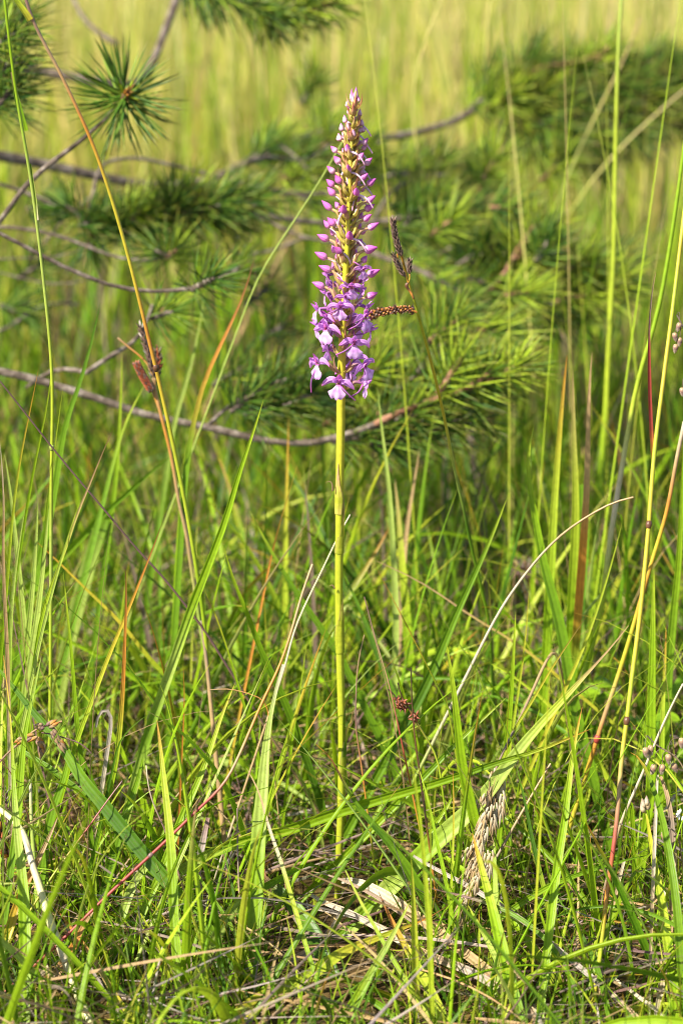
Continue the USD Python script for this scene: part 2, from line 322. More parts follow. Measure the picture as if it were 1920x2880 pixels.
SPts = np.vstack([SPts, [SPts[-1][0], SPts[-1][1], -.03]])
S = spline(SPts, 150)
row = lambda z: np.interp(z, SPts[::-1, 2], np.r_[spx[:, 1], 2620][::-1])
srow = row(S[:, 2])
srad = np.interp(srow, [250, 420, 640, 850, 1100, 1300, 1700, 2500], [.0004, .0009, .0012, .0019, .0024, .0023, .0022, .0021])
v, f, t = tube(S, srad, 20, .045, 6)
rr = np.r_[np.repeat(srow, 20), srow[0], srow[-1]]
sc = np.stack([np.interp(rr, [250, 700, 1250, 1500, 2000, 2500], [C[k][i] for k in 'giifff']) for i in range(3)], 1)
obj('stem', (v, f), M_orchid, orchid, True, sc)
def stem_at(py):
    i = np.argmin(np.abs(srow - py)); return S[i].copy(), srad[i]
def outward(phi): a = math.radians(phi); return np.array([math.cos(a), math.sin(a), 0.0])
def petal(P, W, keys, cup=.3, turn=0, twist=0, face=None, across=7, n=12, edge=0.0):
    P = spline(P, n); s = np.linspace(0, 1, n); w = np.interp(s, np.linspace(0, 1, len(W)), W)
    v, f, t, u = ribbon(P, w, turn, cup, twist, across, face)
    return (v, f), grad(keys, t), np.stack([u * .5 + .5, t, np.full(len(t), R.uniform())], 1)
def bract(parent, st, phi, size, tip=None, keys='fgjv'):
    o = outward(phi); up = np.array([0, 0, 1.0])
    P = [st, st + o * size * .18 + up * size * .10, st + o * size * .36 + up * size * .34, st + o * size * .42 + up * size * .68, st + o * size * (.38 + R.uniform(-.08, .1)) + up * size]
    if tip is not None:
        P = [st, st + (tip - st) * .3 + o * .0012 - up * .001, st + (tip - st) * .65 + o * .001, tip]
    m, c, l = petal(P, [.5 * .0022, .0016, .0013, .0008, .00036, .00008], keys, .75, 0, 0, -o + up * .5, 5, 14)
    obj('bract', m, M_bract, parent, True, c, l)
def ovary(parent, A, o, B, fat=.0011, keys='gjj'):
    mid = A * .5 + B * .5 + np.array([0, 0, .0020]) * min(1, np.linalg.norm(B - A) / .008)
    P = spline([A, A + (B - A) * .25 + o * .0006 + [0, 0, .0006], mid, B], 12)
    v, f, t = tube(P, np.interp(np.linspace(0, 1, 12), [0, .3, .6, 1], [.8, 1.15, 1.05, .6]) * fat, 9, .10, 3)
    obj('ovary', (v, f), M_bract, parent, True, grad(keys, t))
def spur(parent, A, M, E, r=.00055, keys='Azz'):
    P = spline([A, A * .6 + M * .4 + (A - E) * .04, M, E], 14)
    v, f, t = tube(P, np.linspace(r * 1.15, r * .6, 14), 7); obj('spur', (v, f), M_petal, parent, True, grad(keys, t))
pxm = px_m(0)
def bud(x0, y0, x1, y1, w, k, yo, yt, phi, spur_on):
    B = at(*trace(f'{k}:{x0},{y0}')[0], yo * .001); T = at(*trace(f'{k}:{x1},{y1}')[0], yt * .001)
    sc = (5.2267 if k == 'X' else 4.3556); r = 1.14 * w / sc * pxm / 2; pyb = trace(f'{k}:{x0},{y0}')[0][1]
    d = T - B; L = np.linalg.norm(d); d = d / L; L = max(L * 1.12, 2.1 * r); T = B + d * L
    n = 14; s = np.linspace(0, 1, n)
    prof = np.interp(s, [0, .06, .18, .34, .55, .75, .9, 1], [.4, .72, .96, 1.0, .80, .50, .25, .06])
    v, f, t = tube(B + d * (s * L)[:, None], prof * r, 12, .07, 3)
    age = np.clip((pyb - 300) / 250, 0, 1)
    keys = ['yAAa', 'AAac', 'Aaac'][int(age * 2.49)] if pyb > 290 else random.choice(['yAam', 'mAam', 'jmam'])
    col = grad(keys, t) * R.uniform(.9, 1.1)
    th = np.r_[np.tile(np.linspace(0, 2 * np.pi, 12, endpoint=False), n), 0, 0]
    leaf = np.stack([(np.cos(3 * th) * .5 + .5) * .6, t, t], 1)
    p = obj('bud', (v, f), M_bud, orchid, True, col, leaf)
    drop = min(70, 14 + np.linalg.norm((B - stem_at(pyb)[0])[:2]) / pxm * .62)
    st, sr = stem_at(pyb + drop); o = outward(phi); A = st + o * sr * .85
    if np.linalg.norm(B - A) > .002: ovary(p, A, o, B + d * r * .3, .0010 if pyb > 420 else .0008, 'ggj' if pyb < 640 else 'gjj')
    br = .0105 if pyb > 430 else .008
    bract(p, A - np.array([0, 0, .0006]), phi + R.uniform(-14, 14), br * R.uniform(.85, 1.15), None, 'fgjv' if R.uniform() < .6 else 'gjvv')
    if spur_on:
        E = B + np.array([-d[0] * .009, -d[1] * .006 + .001 * R.normal(), -.0085 - .002 * R.uniform()])
        if abs(d[0]) < .35: E = B + np.array([.006 * R.choice([-1, 1]) + .003, -.001, -.007])
        spur(p, B - d * .0002, (B + E) / 2 + np.array([-d[0] * .001, -.0012, .0022]), E + [0, -.0014, 0], .0006, 'zzA')
BUDS = '''945,300 948,135 55 X 0 0 -90 0|870,330 885,160 38 X 0 0 180 0|985,350 975,255 45 X 0 0 0 0|895,440 905,230 52 X -1.5 -2 -100 0|828,425 822,320 65 X 0 0 180 0|945,480 945,380 60 X -2 -2.5 -80 0|845,530 840,425 55 X -1 -2 -130 0|1000,560 1003,450 55 X 0 0 0 0
790,655 775,545 65 X 0 -.5 180 0|915,620 915,525 50 X -2 -3 -85 0|1025,700 1030,605 65 X 0 0 0 0|740,775 725,665 65 X 0 0 180 0|825,770 820,655 65 X -2.5 -3.5 -120 0|1035,790 1060,700 65 X 1 1 10 0|1000,800 1015,720 60 X 1 1 0 0|915,855 905,755 60 X -3 -5 -85 0|710,920 690,815 80 X 0 0 180 0|1045,970 1115,880 75 X 0 0 0 0|765,930 750,850 50 X 2 3 150 0|825,1065 815,970 75 X -4 -7 -110 1|665,1080 582,1000 75 X 0 0 180 1
1040,1050 1100,965 60 X 3 4 30 0|985,1190 1050,1100 75 X -3 -5 -50 1|705,1235 630,1150 85 X -2 -3 -150 1|1075,1265 1172,1175 85 X 0 0 0 1|835,1370 830,1275 85 X -4 -9 -100 1|630,1385 528,1295 80 X 0 0 180 1|1040,1330 1075,1280 50 X 4 6 40 0|715,1530 650,1430 90 X -3 -4.5 -140 1|1015,1490 1110,1405 80 X -2 -3 -30 1|1115,1565 1225,1480 90 X 0 0 0 1|620,1580 520,1490 85 X 1 1 175 1|630,1715 535,1605 90 X -1 -1 -170 1|950,1705 950,1615 85 X -5 -10 -75 1|1100,1815 1222,1730 90 X 0 0 0 1|580,1925 455,1805 85 X 0 0 180 1|760,1960 760,1870 95 X -5 -10 -110 1|1075,1935 1205,1855 90 X 2 3 15 1|1050,2085 1162,2005 90 X 0 0 0 1|630,2155 535,2055 90 X -2 -3 -160 1|560,2190 478,2095 80 X 1 2 170 1|1125,2210 1265,2130 90 X 0 0 0 1|1010,2280 1100,2190 80 X 3 5 30 0|855,2345 850,2255 95 X -5 -11 -95 1
450,60 325,0 82 Z 0 0 180 1|890,190 1035,155 98 Z 0 0 0 1|430,285 297,218 84 Z 0 0 180 1|605,215 530,155 74 Z -5 -8 -120 1|480,440 345,380 80 Z -1 -1 -175 1|395,640 265,585 80 Z 0 0 180 1|930,495 1065,432 88 Z 0 -1 -10 1|925,765 1040,712 84 Z 0 0 0 1|560,110 610,160 60 Z 4 6 120 0'''
for k in range(46):
    py = 330 + 440 * (k + .5) / 46; st, sr = stem_at(py); a = 20 + 140 * ((k * .382) % 1); hw = np.interp(py, [300, 420, 640, 800], [10, 30, 52, 58])
    px = 960 + st[0] / pxm; dx = math.cos(math.radians(a)) * hw * R.uniform(.6, 1.0); dp = math.sin(math.radians(a)) * hw * pxm * 900
    bx, by = 820, 220; kx = lambda q: (q - 820) * 5.2267; ky = lambda q: (q - 220) * 5.2267; L = np.interp(py, [300, 450, 800], [17, 17, 22])
    X0 = (st[0]) / (px_m(0)) + 960 + dx
    BUDS += '|%f,%f %f,%f %f X %f %f %f 1' % (kx(X0), ky(py), kx(X0 + L * .6 * math.cos(math.radians(a))), ky(py - L * .8), np.interp(py, [300, 450, 800], [55, 75, 88]), dp, dp + 2, a)
for s in BUDS.replace('\n', '|').split('|'):
    x0, y0, x1, y1, w, k, yo, yt, phi, sp_ = [q for q in s.replace(',', ' ').split()]
    bud(float(x0), float(y0), float(x1), float(y1), float(w), k, float(yo), float(yt), float(phi), sp_ == '1')
def flower(x, y, yd, phi, tilt=-15, roll=0, sc=1.0, k='Z', spur_to=None, tone=1.0, bractlen=.011):
    """Open flower: three lobed lip below, two spread sepals, hood above, thread like spur behind, on a curved ovary with its bract."""
    c = at(*trace(f'{k}:{x},{y}')[0], yd * .001); sc = sc * 1.16; py = trace(f'{k}:{x},{y}')[0][1]
    tl, ro = math.radians(tilt), math.radians(roll)
    h = outward(phi); fd = h * math.cos(tl) + np.array([0, 0, math.sin(tl)]); sd0 = np.cross(fd, [0, 0, 1.0]); sd0 /= np.linalg.norm(sd0); up0 = np.cross(sd0, fd)
    sd_, up = sd0 * math.cos(ro) + up0 * math.sin(ro), up0 * math.cos(ro) - sd0 * math.sin(ro)
    g = lambda a, b, d: c + (sd_ * a + fd * b + up * d) * .001 * sc
    J = lambda: R.normal(0, .35)
    # hood: helmet of the upper sepal, arching forward
    m, cc, l = petal([g(0, -.3, .4), g(0, -.2, 2.2), g(0, .6, 3.9), g(J() * .5, 1.9, 5.1)], np.array([.7, 1.35, 1.5, 1.3, .75, .1]) * .001 * sc, 'slaa' if R.uniform() < .5 else 'slll', .45, 0, 0, fd, 7)
    fl = obj('flower', m, M_petal, orchid, True, cc * tone, l)
    for sg in (-1, 1):      # inner petals under the hood
        m, cc, l = petal([g(sg * .5, .1, .5), g(sg * 1.5, .7, 1.7), g(sg * 1.7, 1.6, 2.8), g(sg * .8, 2.7, 3.5)], np.array([.6, 1.2, 1.4, 1.1, .2]) * .001 * sc, 'lla', .5, sg * 25, 0, fd - sd_ * sg * .8, 5)
        obj('petal', m, M_petal, fl, True, cc * tone, l)
    for sg in (-1, 1):      # side sepals
        m, cc, l = petal([g(sg * .4, 0, .2), g(sg * 2.6, .5, .9 + J()), g(sg * 5.0, .3 + J(), .1 + J()), g(sg * 7.2, -.4 + J(), -1.6 + J() * 2)], np.array([.8, 1.4, 1.65, 1.45, 1.05, .15]) * .001 * sc, 'slla', -.55, sg * 10, sg * 30, fd + up * .5, 7)
        obj('sepal', m, M_petal, fl, True, cc * tone, l)
    # lip with three lobes
    nv, nu = 16, 21; vv = np.linspace(0, 1, nv); uu = np.linspace(-1, 1, nu)
    wd = np.interp(vv, [0, .15, .4, .65, .85, 1], [.9, 1.2, 2.4, 3.9, 4.0, 3.3])
    lob = .80 + .17 * np.abs(np.cos(1.5 * np.pi * uu)) ** .7 + .05 * (1 - uu ** 2) - .14 * np.abs(uu) ** 4
    U, Vv = np.meshgrid(uu, vv); A_ = U * wd[:, None]; Ln = Vv * (7.2 * (1 + (lob[None] - 1) * Vv))
    dn = -Ln * .92; fw = .8 + 2.2 * np.sin(Vv * 1.9) - .35 * (np.abs(U) ** 2) * wd[:, None] * .55 + .35 * np.sin(Vv * 9 + U * 4) * Vv * .6 + .25 * np.sin(U * 7 + x) * Vv
    pts = c + .001 * sc * (A_[..., None] * sd_ + fw[..., None] * fd + (dn[..., None] - .1) * up)
    i = np.arange(nv - 1)[:, None] * nu; j = np.arange(nu - 1)[None]; q = np.stack([i + j, i + j + 1, i + nu + j + 1, i + nu + j], -1).reshape(-1, 4)
    tt = Vv.ravel(); cc = grad('tslssl', tt); cc = cc * (1 - .25 * (np.abs(U.ravel()) > .9)[:, None] * 0)
    obj('lip', (pts.reshape(-1, 3), q), M_petal, fl, True, cc * tone, np.stack([U.ravel() * .5 + .5, tt, tt], 1))
    v, f, t = ellipsoid(g(0, .1, .3), fd * .5 + up, .0024 * sc, .0009 * sc, 8, 7); obj('column', (v, f), M_bud, fl, True, grad('tt', t))
    v, f, t = ellipsoid(g(0, .7, .1), fd, .0004 * sc, .0005 * sc, 7, 5); obj('throat', (v, f), M_bud, fl, True, np.broadcast_to((.30, .03, .09), v.shape))
    st, sr = stem_at(py + 12); o = outward(phi); A0 = st + o * sr * .85 - np.array([0, 0, .001])
    ovary(fl, A0, o, g(0, -.5, .2), .0010, 'gym' if R.uniform() < .6 else 'jmm')
    bract(fl, A0 - np.array([0, 0, .001]), phi + R.uniform(-25, 25), bractlen * R.uniform(.85, 1.2), None, R.choice(['fgjv', 'gyvv', 'jyyv']))
    if spur_to is None:
        E = g(R.normal(0, 2.5), -6.0 + R.normal(0, 1), -9.5 + R.normal(0, 1)); M_ = g(R.normal(0, .6), -4.4, -2.8)
    else:
        E = at(*trace(f'{k}:{spur_to[0]},{spur_to[1]}')[0], yd * .001 - .001); M_ = (c + E) / 2 + (c - st) * .12 + np.array([0, -.001, -.0005])
    spur(fl, g(0, -.3, -.4), M_, E, .00055, 'amma')
for a in [(735,640,-9,-90,-32,0,.85,'Z',(560,520)), (600,885,-9,-97,-20,4,.88,'Z',(450,960)), (875,420,-6,-55,-30,0,.72,'Z',(760,330)), (505,770,3,165,-15,0,.8,'Z',None), (860,570,4,10,-20,0,.8,'Z',(700,570)),
          (320,915,-2,-165,-10,10,.95,'Z',(720,1060)), (320,1110,-1,-160,-25,0,.9,'Z',(500,960)), (425,1150,-8,-122,-8,-6,1.05,'Z',(490,1540)), (930,890,0,-10,-15,0,.85,'Z',(760,850)), (890,1010,-5,-42,-12,-8,1.0,'Z',(690,1160)),
          (955,1170,0,-18,-30,10,.95,'Z',(720,1230)), (765,1330,-8,-82,-15,0,1.02,'Z',(540,1470)), (790,1500,5,70,-15,0,.85,'Z',None), (325,1575,-5,-142,-8,-8,1.08,'Z',(240,1930)), (890,1610,-5,-40,-10,-20,1.02,'Z',(820,1790)),
          (575,1820,-9,-98,-10,8,1.08,'Z',(780,2030)), (880,1830,-1,15,-20,0,.95,'Z',(700,1990)), (520,1075,5,140,-15,0,.85,'Z',(480,1330)), (500,610,4,150,-20,0,.75,'Z',None),(430,1010,-4,-150,-18,5,.85,'Z',(450,1250)),(660,760,-7,-70,-25,0,.75,'Z',(600,620)),(830,690,3,25,-20,0,.8,'Z',(720,640)),(420,720,0,-175,-20,0,.8,'Z',(560,800)),(800,1120,4,40,-20,0,.9,'Z',None),(690,1010,6,100,-15,0,.9,'Z',None),(440,500,1,170,-20,0,.66,'Z',(540,640)),(450,1400,5,150,-15,0,.85,'Z',None),(700,1650,6,80,-15,0,.9,'Z',None)]:
    flower(*a)
# sheathing stem leaves
def stem_leaf(rows, ang0, half, keys, tip_out=.0, label=None, lift=.0005):
    """Small leaf clasping the stem: rows = photo row of foot and tip, ang0 = side it sits on (degrees), half = half angle of the clasp at each step."""
    n, k = 18, 11; V = []; s = np.linspace(0, 1, n)
    hw = np.interp(s, np.linspace(0, 1, len(half)), half)
    for q, h in zip(s, hw):
        st, sr = stem_at(rows[0] + (rows[1] - rows[0]) * q)
        out = tip_out * max(0, q - .35) ** 2
        for a in np.radians(np.linspace(-h, h, k) + ang0):
            V.append(st + (sr + lift + out) * np.array([math.cos(a), math.sin(a), 0]) + (outward(ang0) * out * .0))
    i = np.arange(n - 1)[:, None] * k; j = np.arange(k - 1)[None]; q = np.stack([i + j, i + j + 1, i + k + j + 1, i + k + j], -1).reshape(-1, 4)
    t = np.repeat(s, k); e = np.abs(np.tile(np.linspace(-1, 1, k), n))[:, None] ** 6
    c = grad(keys, t) * (1 - e * .6) + C['y'] * e * .6
    obj('stem_leaf', (np.array(V), q), M_bract, orchid, True, c, np.stack([np.tile(np.linspace(0, 1, k), n), t, t], 1))
stem_leaf((1442, 1300), -115, [60, 75, 88, 60, 30, 18, 10, 4], 'gfgjj')
stem_leaf((1560, 1395), -20, [150, 120, 60, 30, 12, 5], 'fffjy')
stem_leaf((1835, 1680), -60, [178, 165, 120, 70, 35, 14, 3], 'ffffgg', .004)
stem_leaf((2190, 1990), -15, [100, 110, 80, 45, 20, 4], 'ffMMgy', .012)
for py_ in (1838, 2250):
    st, sr = stem_at(py_); i0 = np.argmin(np.abs(srow - py_)); Q = st + np.linspace(-.0011, .0011, 7)[:, None] * unit(S[i0 - 1] - S[i0 + 1])
    v, f, t = tube(Q, sr * np.array([1.0, 1.05, 1.1, 1.12, 1.1, 1.05, 1.0]), 18); obj('stem_ring', (v, f), M_orchid, orchid, True, np.broadcast_to(C['f'] * 1.1, v.shape))
for p0 in ('D:764,1127 757,1106 748,1108', 'D:768,1352 762,1344 756,1347'):
    p = spline(place(p0, -.003, -.004, False), 8); v, f, t = tube(p, np.linspace(.0005, .0001, 8), 5); obj('stem_hair', (v, f), M_dry, orchid, True, grad('yT', t))
P = spline(place('D:806,1588 795,1610 788,1660 788,1730 790,1785', -.002, .003, False), 14)
v, f, t, u = ribbon(P, np.interp(np.linspace(0, 1, 14), [0, .4, .8, 1], [.0001, .0011, .0016, .0008]), 40, .6); obj('stem_leaf', (v, f), M_bract, orchid, True, grad('yMff', t), np.stack([u * .5 + .5, t, t], 1))
# ------------------------------------------------------------------ the pine behind: branches and needle shoots, all growing from a trunk left of the view
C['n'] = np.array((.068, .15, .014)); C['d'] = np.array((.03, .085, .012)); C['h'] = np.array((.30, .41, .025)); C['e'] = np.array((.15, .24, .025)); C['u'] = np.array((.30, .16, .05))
pine = thing('pine_tree', 'young pine with grey branches and dark needle tufts spreading behind the orchid', 'tree')
TR = np.array([-.85, .75, 0.0])
P = spline([TR + [0, 0, -.03], TR + [.01, 0, .3], TR + [-.02, .03, .8], TR + [.02, .05, 1.4], TR + [.03, .05, 1.9]], 30)
v, f, t = tube(P, np.interp(np.linspace(0, 1, 30), [0, 1], [.032, .006]), 14)
obj('trunk', (v + (meshkit.noise(v * 90)[:, None] - .5) * .004, f), M_bark, pine)
def knobbly(P, r, sides=10, amp=.24):
    v, f, t = tube(P, r, sides)
    i = np.repeat(np.arange(len(P)), sides); i = np.r_[i, 0, len(P) - 1]
    c = P[i]; k = 1 + amp * 2 * (meshkit.noise(v * np.array([260, 260, 260]), 4) - .5) + amp * (meshkit.noise(v * 90, 6) - .5)
    return c + (v - c) * k[:, None], f
def branch(path, ya, yb, wa, wb, to_trunk=False, mat=None, n=46):
    """Traced from its thick end to its thin end; w = photo pixels across in the 1568 wide view."""
    pts = trace('D:' + path); s = np.linspace(0, 1, len(pts))
    Q = [at(px, py, ya + (yb - ya) * k) for (px, py), k in zip(pts, s)]
    w = [wa * 1.06 * px_m(ya) / 2, wb * 1.06 * px_m(yb) / 2]
    if to_trunk:
        q = Q[0]; tz = q[2] + .06 if q[2] > .1 else q[2] + .1
        Q = [TR + [0, 0, tz], (TR + [0, 0, tz]) * .45 + q * .55 + [0, 0, .02]] + Q
        w = [w[0] * 1.5, w[1]]
    P = spline(Q, n)
    obj('branch', knobbly(P, np.linspace(w[0], w[1], n)), mat or M_bark, pine)
    return P
branch('-30,560 0,525 20,470 60,415 130,365 200,310 245,275 283,225', .30, .285, 19, 12, True, None, 70)
branch('-60,345 0,357 140,385 270,415 370,430 430,428 520,400 570,370 640,330 720,310 790,290 870,325 960,300 1050,280 1100,240', .62, .95, 24, 17, True, None, 80)
branch('1100,240 1180,222 1260,235 1350,243 1450,228 1600,205', .95, .9, 20, 10)
branch('215,440 222,400 245,370 300,362 400,380 500,405 600,430 720,445 800,440', .55, .65, 9, 9)
branch('215,440 205,480 200,530', .55, .53, 9, 8)
branch('-20,415 60,440 150,480 230,520 330,520 450,490 590,470', .55, .52, 12, 8, True)
branch('-40,520 0,518 60,522 150,540 230,580 290,607 350,605 400,588', .45, .43, 10, 8, True)
branch('-30,515 0,530 60,570 150,615 240,655 320,675 400,672 465,658', .25, .27, 13, 11, True, None, 60)
branch('-60,840 0,850 80,870 200,905 300,945 400,970 470,975 560,1005 640,1022 720,1025 800,1000 860,975', .29, .30, 22, 17, True, None, 70)
branch('860,975 900,955 960,930 1010,912 1080,890 1130,872', .30, .29, 17, 9, False, M_bark_red)
branch('480,975 500,955 530,930 600,890 700,862', .295, .33, 12, 8)
branch('1010,912 1022,870 1060,820', .30, .29, 9, 6, False, M_bark_red)
branch('200,855 250,820 310,780 335,740 350,700', .30, .33, 13, 8)
branch('60,890 130,850 200,855', .36, .30, 8, 12)
branch('0,770 60,720 110,690 180,700', .6, .65, 12, 8, True)
branch('500,480 580,492 680,505 800,515 950,495 1000,480', .6, .68, 18, 12)
branch('330,200 350,140 380,70 410,-20', .72, .75, 26, 20, True)
branch('270,100 215,65 180,20 160,-30', .9, .95, 14, 10)
branch('400,-40 500,0 600,25 720,22 800,5', .62, .6, 15, 8, True)
branch('-60,80 0,70 45,62', .42, .42, 9, 6, True); branch('-60,210 0,200 40,150', .42, .42, 8, 5, True)
branch('-20,600 60,585 130,600 210,560', .5, .52, 7, 4, True); branch('100,560 150,500 210,450', .56, .6, 7, 4); branch('420,430 470,470 530,520 560,575', .6, .58, 7, 4); branch('640,330 690,370 740,440', .72, .7, 7, 5); branch('60,640 130,660 210,640', .55, .55, 6, 4, True)
branch('800,560 880,590 960,620 1040,660 1100,690 1220,700 1380,678', .6, .55, 14, 9)
branch('700,545 620,575 540,580 500,565', .6, .58, 8, 6); branch('700,545 800,560', .6, .6, 9, 12)
branch('590,492 640,520 700,545', .61, .6, 10, 9)
branch('1090,690 1130,660 1160,625 1190,570 1230,515', .57, .56, 14, 10, False, M_bark_red)
branch('860,500 900,440 960,410 1030,400', .66, .75, 10, 7); branch('950,495 1000,520 1090,490', .68, .66, 9, 6)
branch('870,325 900,390 960,400', .72, .78, 10, 7); branch('560,375 620,360 700,365 760,330', .62, .75, 9, 6)
branch('1180,222 1230,160 1330,140 1400,105', .86, .86, 12, 7, False, M_bark_red); branch('1230,240 1280,310 1330,330', .86, .84, 10, 7); branch('1320,330 1300,355 1240,365', .84, .84, 7, 6, False, M_bark_red)
branch('1160,222 1200,190 1250,150 1300,130', .86, .88, 10, 7)

def needles(A, B, n, L, keys, a0=35, a1=70, w=.0012, start=.0, seg=3, curve=.12):
    """A shoot's needles: sprung all round its axis from A to B, in pairs, a little curved."""
    A, B = np.asarray(A), np.asarray(B); d = unit(B - A); e1 = unit(np.cross(d, [.3, .2, 1])); e2 = np.cross(d, e1)
    q = np.sort(R.uniform(start, 1, n)); a = np.arange(n) * 2.399 + R.normal(0, .4, n)
    th = np.radians(a1 + (a0 - a1) * q + R.normal(0, 9, n))
    rad = np.cos(a)[:, None] * e1 + np.sin(a)[:, None] * e2
    D = np.cos(th)[:, None] * d + np.sin(th)[:, None] * rad
    p0 = A + (B - A) * q[:, None] + rad * .0012
    l = L * R.uniform(.75, 1.1, n)
    bend = (d * .6 + np.array([0, 0, -.3]) + R.normal(0, .3, (n, 3))) * curve
    s = np.linspace(0, 1, seg + 1)
    P = p0[:, None] + D[:, None] * (l[:, None] * s)[..., None] + bend[:, None] * (l[:, None] * s ** 2)[..., None]
    n1 = unit(np.cross(D, R.normal(0, 1, (n, 3)))); n2 = np.cross(D, n1)
    W = w / 2 * R.uniform(.8, 1.15, (n, 1)) * np.interp(s, [0, .1, .75, 1], [.7, 1, .95, .12])[None]
    ang = np.array([0, 2.09, 4.19])
    off = np.cos(ang)[None, :, None] * n1[:, None] + .75 * np.sin(ang)[None, :, None] * n2[:, None]
    V = P[:, :, None] + W[..., None, None] * off[:, None]
    i = np.arange(seg)[:, None] * 3; j = np.arange(3)[None]; k = (j + 1) % 3
    qd = np.stack([i + j, i + k, i + 3 + k, i + 3 + j], -1).reshape(-1, 4); f1 = np.vstack([qd[:, [0, 1, 2]], qd[:, [0, 2, 3]]])
    pal = np.array([C[c] for c in keys]); col = pal[R.integers(0, len(pal), n)] * R.uniform(.75, 1.3, (n, 1))
    col = np.repeat(np.repeat(col[:, None, None], seg + 1, 1), 3, 2).astype(float); col[:, -1] = col[:, -1] * .4 + C['u'] * .6
    return V, f1, col
def shoot(path, y, n=150, L=.045, keys='nnde', y2=None, bright=False, red=False, w=.0013):
    p = trace('D:' + path); A, B = at(*p[0], y), at(*p[1], y if y2 is None else y2)
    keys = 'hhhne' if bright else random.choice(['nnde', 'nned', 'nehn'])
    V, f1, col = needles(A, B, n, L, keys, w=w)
    m = V.shape[1] * 3; F = (f1[None] + (np.arange(n) * m)[:, None, None]).reshape(-1, 3)
    vt, ft, tt = tube(spline([A, (A + B) / 2, B], 7), [.0022, .0024, .0024, .0022, .0022, .002, .001], 6)
    tw = obj('twig', (vt, ft), M_bark_red if (red or bright) else M_bark, pine)
    obj('needle_tuft', (V.reshape(-1, 3), F), M_needle, tw, True, col.reshape(-1, 3), kind='stuff')
SH = '''-30,120 40,70 .33 130|-30,200 35,130 .33 130|-20,260 30,200 .33 130|-50,60 55,42 .42 150|-20,235 45,215 .43 110|-40,20 30,0 .44 110
470,-20 560,8 .6 170|550,3 650,28 .6 180|640,28 730,18 .6 170 b|690,10 780,4 .6 150 b|590,22 640,50 .6 130|420,-35 480,0 .62 130
180,520 230,500 .52 140|250,520 330,497 .52 150|320,505 420,480 .52 160|420,485 520,468 .51 160|510,470 590,458 .52 140|190,500 150,472 .53 100|300,545 255,505 .52 110|460,480 540,440 .53 120|210,530 200,570 .53 90 r
380,592 408,572 .43 90 b|395,590 350,575 .43 70|362,730 386,695 .4 60 b|340,730 400,715 .33 60
590,375 650,335 .78 120|650,400 705,360 .74 130|690,240 720,190 1.0 100|715,330 745,275 .9 100|640,440 760,470 .7 120|560,380 620,340 .75 90
880,410 950,384 .78 150|940,425 1010,385 .78 150|1000,425 1085,385 .8 150|890,475 960,448 .7 150|950,495 1040,470 .7 160|990,525 1090,490 .68 160|930,600 1000,622 .62 140|1010,585 1085,540 .66 150|880,520 930,560 .66 120|800,420 860,380 .8 90
1080,605 1140,560 .6 140|1150,640 1197,572 .58 140|1185,595 1238,518 .57 150 b|1215,565 1275,520 .57 120 b|1050,610 1110,570 .6 120
990,640 1060,672 .58 160|1050,668 1130,692 .57 170|1110,690 1200,702 .57 170|1190,702 1285,692 .56 160|1270,692 1372,672 .55 150 b|1350,680 1435,648 .55 130 b|1240,720 1335,742 .56 130|1140,715 1200,760 .56 120|1070,640 1160,655 .57 140|1290,650 1370,610 .57 110 b
1080,245 1150,202 .86 170|1110,250 1182,214 .85 180 b|1170,222 1262,240 .86 200|1240,240 1342,242 .86 200|1320,245 1422,230 .87 200|1390,236 1500,221 .87 200|1470,226 1580,200 .87 190|1190,270 1240,325 .85 170|1240,280 1322,332 .84 180|1310,290 1385,325 .85 170|1170,185 1230,130 .87 150|1250,205 1335,150 .87 160|1330,172 1402,108 .87 140 b|1390,185 1475,150 .88 150|1450,185 1535,140 .88 150|1480,260 1575,295 .88 170|1230,335 1305,362 .84 160|1390,285 1475,322 .86 170|1240,415 1292,362 .83 120 b|1280,250 1360,280 .86 190|1150,260 1200,300 .86 150|1420,250 1500,275 .87 170|1340,340 1390,372 .85 120|1100,200 1140,160 .88 100|1500,180 1580,150 .88 140
980,790 1050,732 .33 130 b|960,855 1022,782 .33 140|1005,905 1062,818 .29 140 b|1075,892 1135,848 .29 120 b|1120,872 1195,838 .29 120 b|1030,912 1112,888 .30 130|930,955 1000,918 .30 140|850,990 930,955 .31 130|840,800 900,762 .5 120 b|890,830 960,798 .48 120|900,900 960,860 .34 110
530,945 600,892 .31 130|590,905 670,867 .33 150|640,892 722,852 .42 150|650,935 722,902 .31 130|490,885 560,842 .44 100|850,1022 930,1010 .31 130|920,1005 1020,982 .31 130|1010,975 1105,962 .31 120|760,1015 840,1000 .31 90|560,950 640,930 .31 120|500,640 560,610 .5 90|690,820 760,790 .5 100|560,860 640,830 .46 100
40,640 100,600 .7 90|0,700 60,720 .62 100|560,700 620,660 .55 80|600,780 660,740 .55 80|60,480 120,470 .62 80|750,900 820,870 .46 110'''
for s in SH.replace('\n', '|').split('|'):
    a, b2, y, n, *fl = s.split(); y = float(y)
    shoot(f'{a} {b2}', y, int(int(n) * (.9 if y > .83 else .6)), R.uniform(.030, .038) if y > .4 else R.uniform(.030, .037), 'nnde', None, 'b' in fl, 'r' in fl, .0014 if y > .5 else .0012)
RX = random.Random(3)
